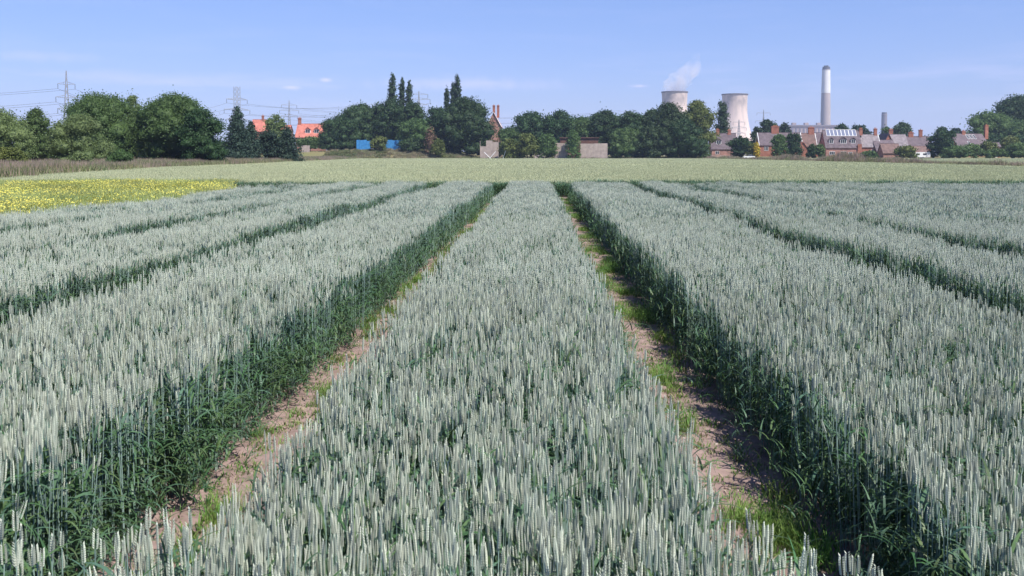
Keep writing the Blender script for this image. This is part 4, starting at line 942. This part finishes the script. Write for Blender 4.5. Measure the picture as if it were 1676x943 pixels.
def plume(name, label, spine, rads, dens, sc):
    m = MB(); o = Vector(spine[0]); P_ = []; n = 28
    for i in range(len(spine)-1):
        for j in range(5): u = j/5; P_.append((Vector(spine[i]).lerp(Vector(spine[i+1]), u)-o, rads[i]*(1-u)+rads[i+1]*u))
    P_.append((Vector(spine[-1])-o, rads[-1])); vs = []
    for i, (c, r_) in enumerate(P_):
        for k in range(n):
            d_ = Vector((math.cos(2*PI*k/n), math.sin(2*PI*k/n), 0)); q = noise.fractal((c+d_*r_)*(1.1/rads[0]), .9, 2., 3)
            vs.append(c+d_*r_*(1+.38*q*min(1, c.z/20)))
    N_ = len(P_); m.add(vs, [(i*n+k, i*n+(k+1) % n, (i+1)*n+(k+1) % n, (i+1)*n+k) for i in range(N_-1) for k in range(n)]+[tuple(range(n))[::-1], tuple((N_-1)*n+k for k in range(n))])
    me = m.mesh(name, plume_mat(name, dens, sc, P_[-1][0].z), False)
    ob = bpy.data.objects.new(name, me); C.objects.link(ob); ob.location = o; tag(ob, label, 'steam', kind='stuff')
def PP(px, py, Y=1660): v = W(px, py, Y); return (v.x, v.y, v.z)
plume('steam_plume', 'white steam drifting up to the right from the left cooling tower',
      [PP(1104, 153), PP(1105, 145), PP(1111, 134), PP(1118, 125), PP(1127, 117), PP(1134, 106), PP(1139, 96), PP(1143, 86)],
      [20, 23, 27, 27, 22, 15, 10, 5], .05, .055)
plume('steam_plume', 'small wisp of white steam above the power station roof', [PP(1320, 207, 1980), PP(1322, 201, 1980), PP(1326, 194, 1980)], [4, 6, 2], .03, .08)

# ------------------------------------------------------------------ pylons and cables
def pylon(label, px, top, Y, arms, half, rz, name='pylon', bw=3.6, twin=0):
    x = X(px, Y); g = 0; H = Z(top, Y)
    t = thing(name, label, 'pylon', (x, Y, g), rz, 'lattice electricity pylons'); m = MB(); r = .17
    wz = lambda z: (bw*(1-z/(H*.62))+.75) if z < H*.62 else max(.12, .9*(1-(z-H*.62)/(H*.38))+.12)
    if twin: wz = lambda z: max(1.7, bw*(1-z/(H*.7))+1.7)
    zs = np.linspace(0, H, 15)
    for sx_ in (-1, 1):
        for sy in (-1, 1): m.tube([(sx_*wz(z), sy*wz(z), z) for z in zs], r, 4)
    for a, b_ in zip(zs[:-1], zs[1:]):
        for s_ in (-1, 1):
            wa, wb = wz(a), wz(b_)
            m.tube([(-wa, s_*wa, a), (wb, s_*wb, b_)], r*.6, 3); m.tube([(wa, s_*wa, a), (-wb, s_*wb, b_)], r*.6, 3)
            m.tube([(s_*wa, -wa, a), (s_*wb, wb, b_)], r*.6, 3); m.tube([(s_*wa, wa, a), (s_*wb, -wb, b_)], r*.6, 3)
    m.obj('lattice_mast', STEEL, t); ends = []
    for (row, f) in arms:
        z = Z(row, Y); hw = half*f; a = MB(); ww = wz(z)
        for s_ in (-1, 1):
            for y_ in (-1, 1):
                a.tube([(s_*ww, y_*ww, z), (s_*hw, 0, z+.4)], r*.7, 4); a.tube([(s_*ww, y_*ww, z+1.6), (s_*hw, 0, z+.4)], r*.6, 4)
            for k in range(3): q = .25+.22*k; a.tube([(s_*(ww+(hw-ww)*q), ww*(1-q), z), (s_*(ww+(hw-ww)*q), -ww*(1-q), z+1.6*(1-q))], r*.45, 3)
        a.obj('cross_arm', STEEL, t)
        for s_ in (-1, 1):
            i_ = MB(); i_.tube([(s_*hw, 0, z+.4), (s_*hw, 0, z-2.6)], .16, 5); i_.obj('insulator', DARK, t)
            ends.append(Vector((x+math.cos(rz)*s_*hw, Y+math.sin(rz)*s_*hw, z-2.6)))
    return ends
A3 = lambda *r: tuple(zip(r, (.8, 1., .85)))
e1 = pylon('tallest lattice pylon above the trees at the far left', 111, 114, 540, A3(137, 159, 178), 5.8, .6)
e2 = pylon('second pylon with a parallel-sided mast above the tallest conifer', 389, 141, 680, A3(163, 180, 196), 11, .9, twin=1)
e3 = pylon('small thin pylon above the small orange roof', 474, 164, 880, A3(172, 181, 190), 9, .4)
e4 = pylon('faint pylon in the gap right of the shortest poplar', 686, 149, 730, A3(155, 163, 172), 9, .3)
e5 = pylon('faint pylon above the dark rounded tree right of the cooling towers', 1249, 180, 1150, A3(186, 199, 210), 11, .2)
e6 = pylon('faint low pylon in front of the right cooling tower', 1209, 196, 900, A3(201, 210, 219), 8, .3)
def cables(A_, B_, lab, sag, rad=.07):
    for k in range(len(A_)):
        p, q = A_[k], B_[k]; pts = []
        for i_ in range(25): u = i_/24; v = p.lerp(q, u); v.z -= sag*4*u*(1-u); pts.append(v-p)
        m = MB(); m.tube(pts, rad, 4); o = m.obj('power_cable', CABLE, loc=p); tag(o, lab, 'cable', 'overhead power cables')
off = lambda E, dx, dy, dz=0: [v+Vector((dx, dy, dz)) for v in E]
cables(off(e1, -330, -30), e1, 'thin overhead cable running left out of view from the tallest pylon', 8)
cables(e1, e2, 'thin overhead cable between the tallest left pylon and the second pylon', 11)
cables(e2, e4, 'thin overhead cable running right from the second pylon towards the poplars', 6)
cables(e3, off(e3, 330, 60), 'faint overhead cable running right from the small thin pylon', 9)

# ------------------------------------------------------------------ haze
hz = MB(); hz.box(-6900, -600, -2.2, 6900, 6900, 236)
hm = bpy.data.materials.new('haze_air'); hm.use_nodes = True; tt = hm.node_tree; tt.nodes.remove(tt.nodes['Principled BSDF'])
pv = tt.nodes.new('ShaderNodeVolumePrincipled'); pv.inputs['Color'].default_value = (.56, .68, 1, 1); pv.inputs['Density'].default_value = .00013; pv.inputs['Anisotropy'].default_value = .0
tt.links.new(pv.outputs[0], tt.nodes['Material Output'].inputs['Volume'])
tag(hz.obj('haze', hm), kind='stuff')
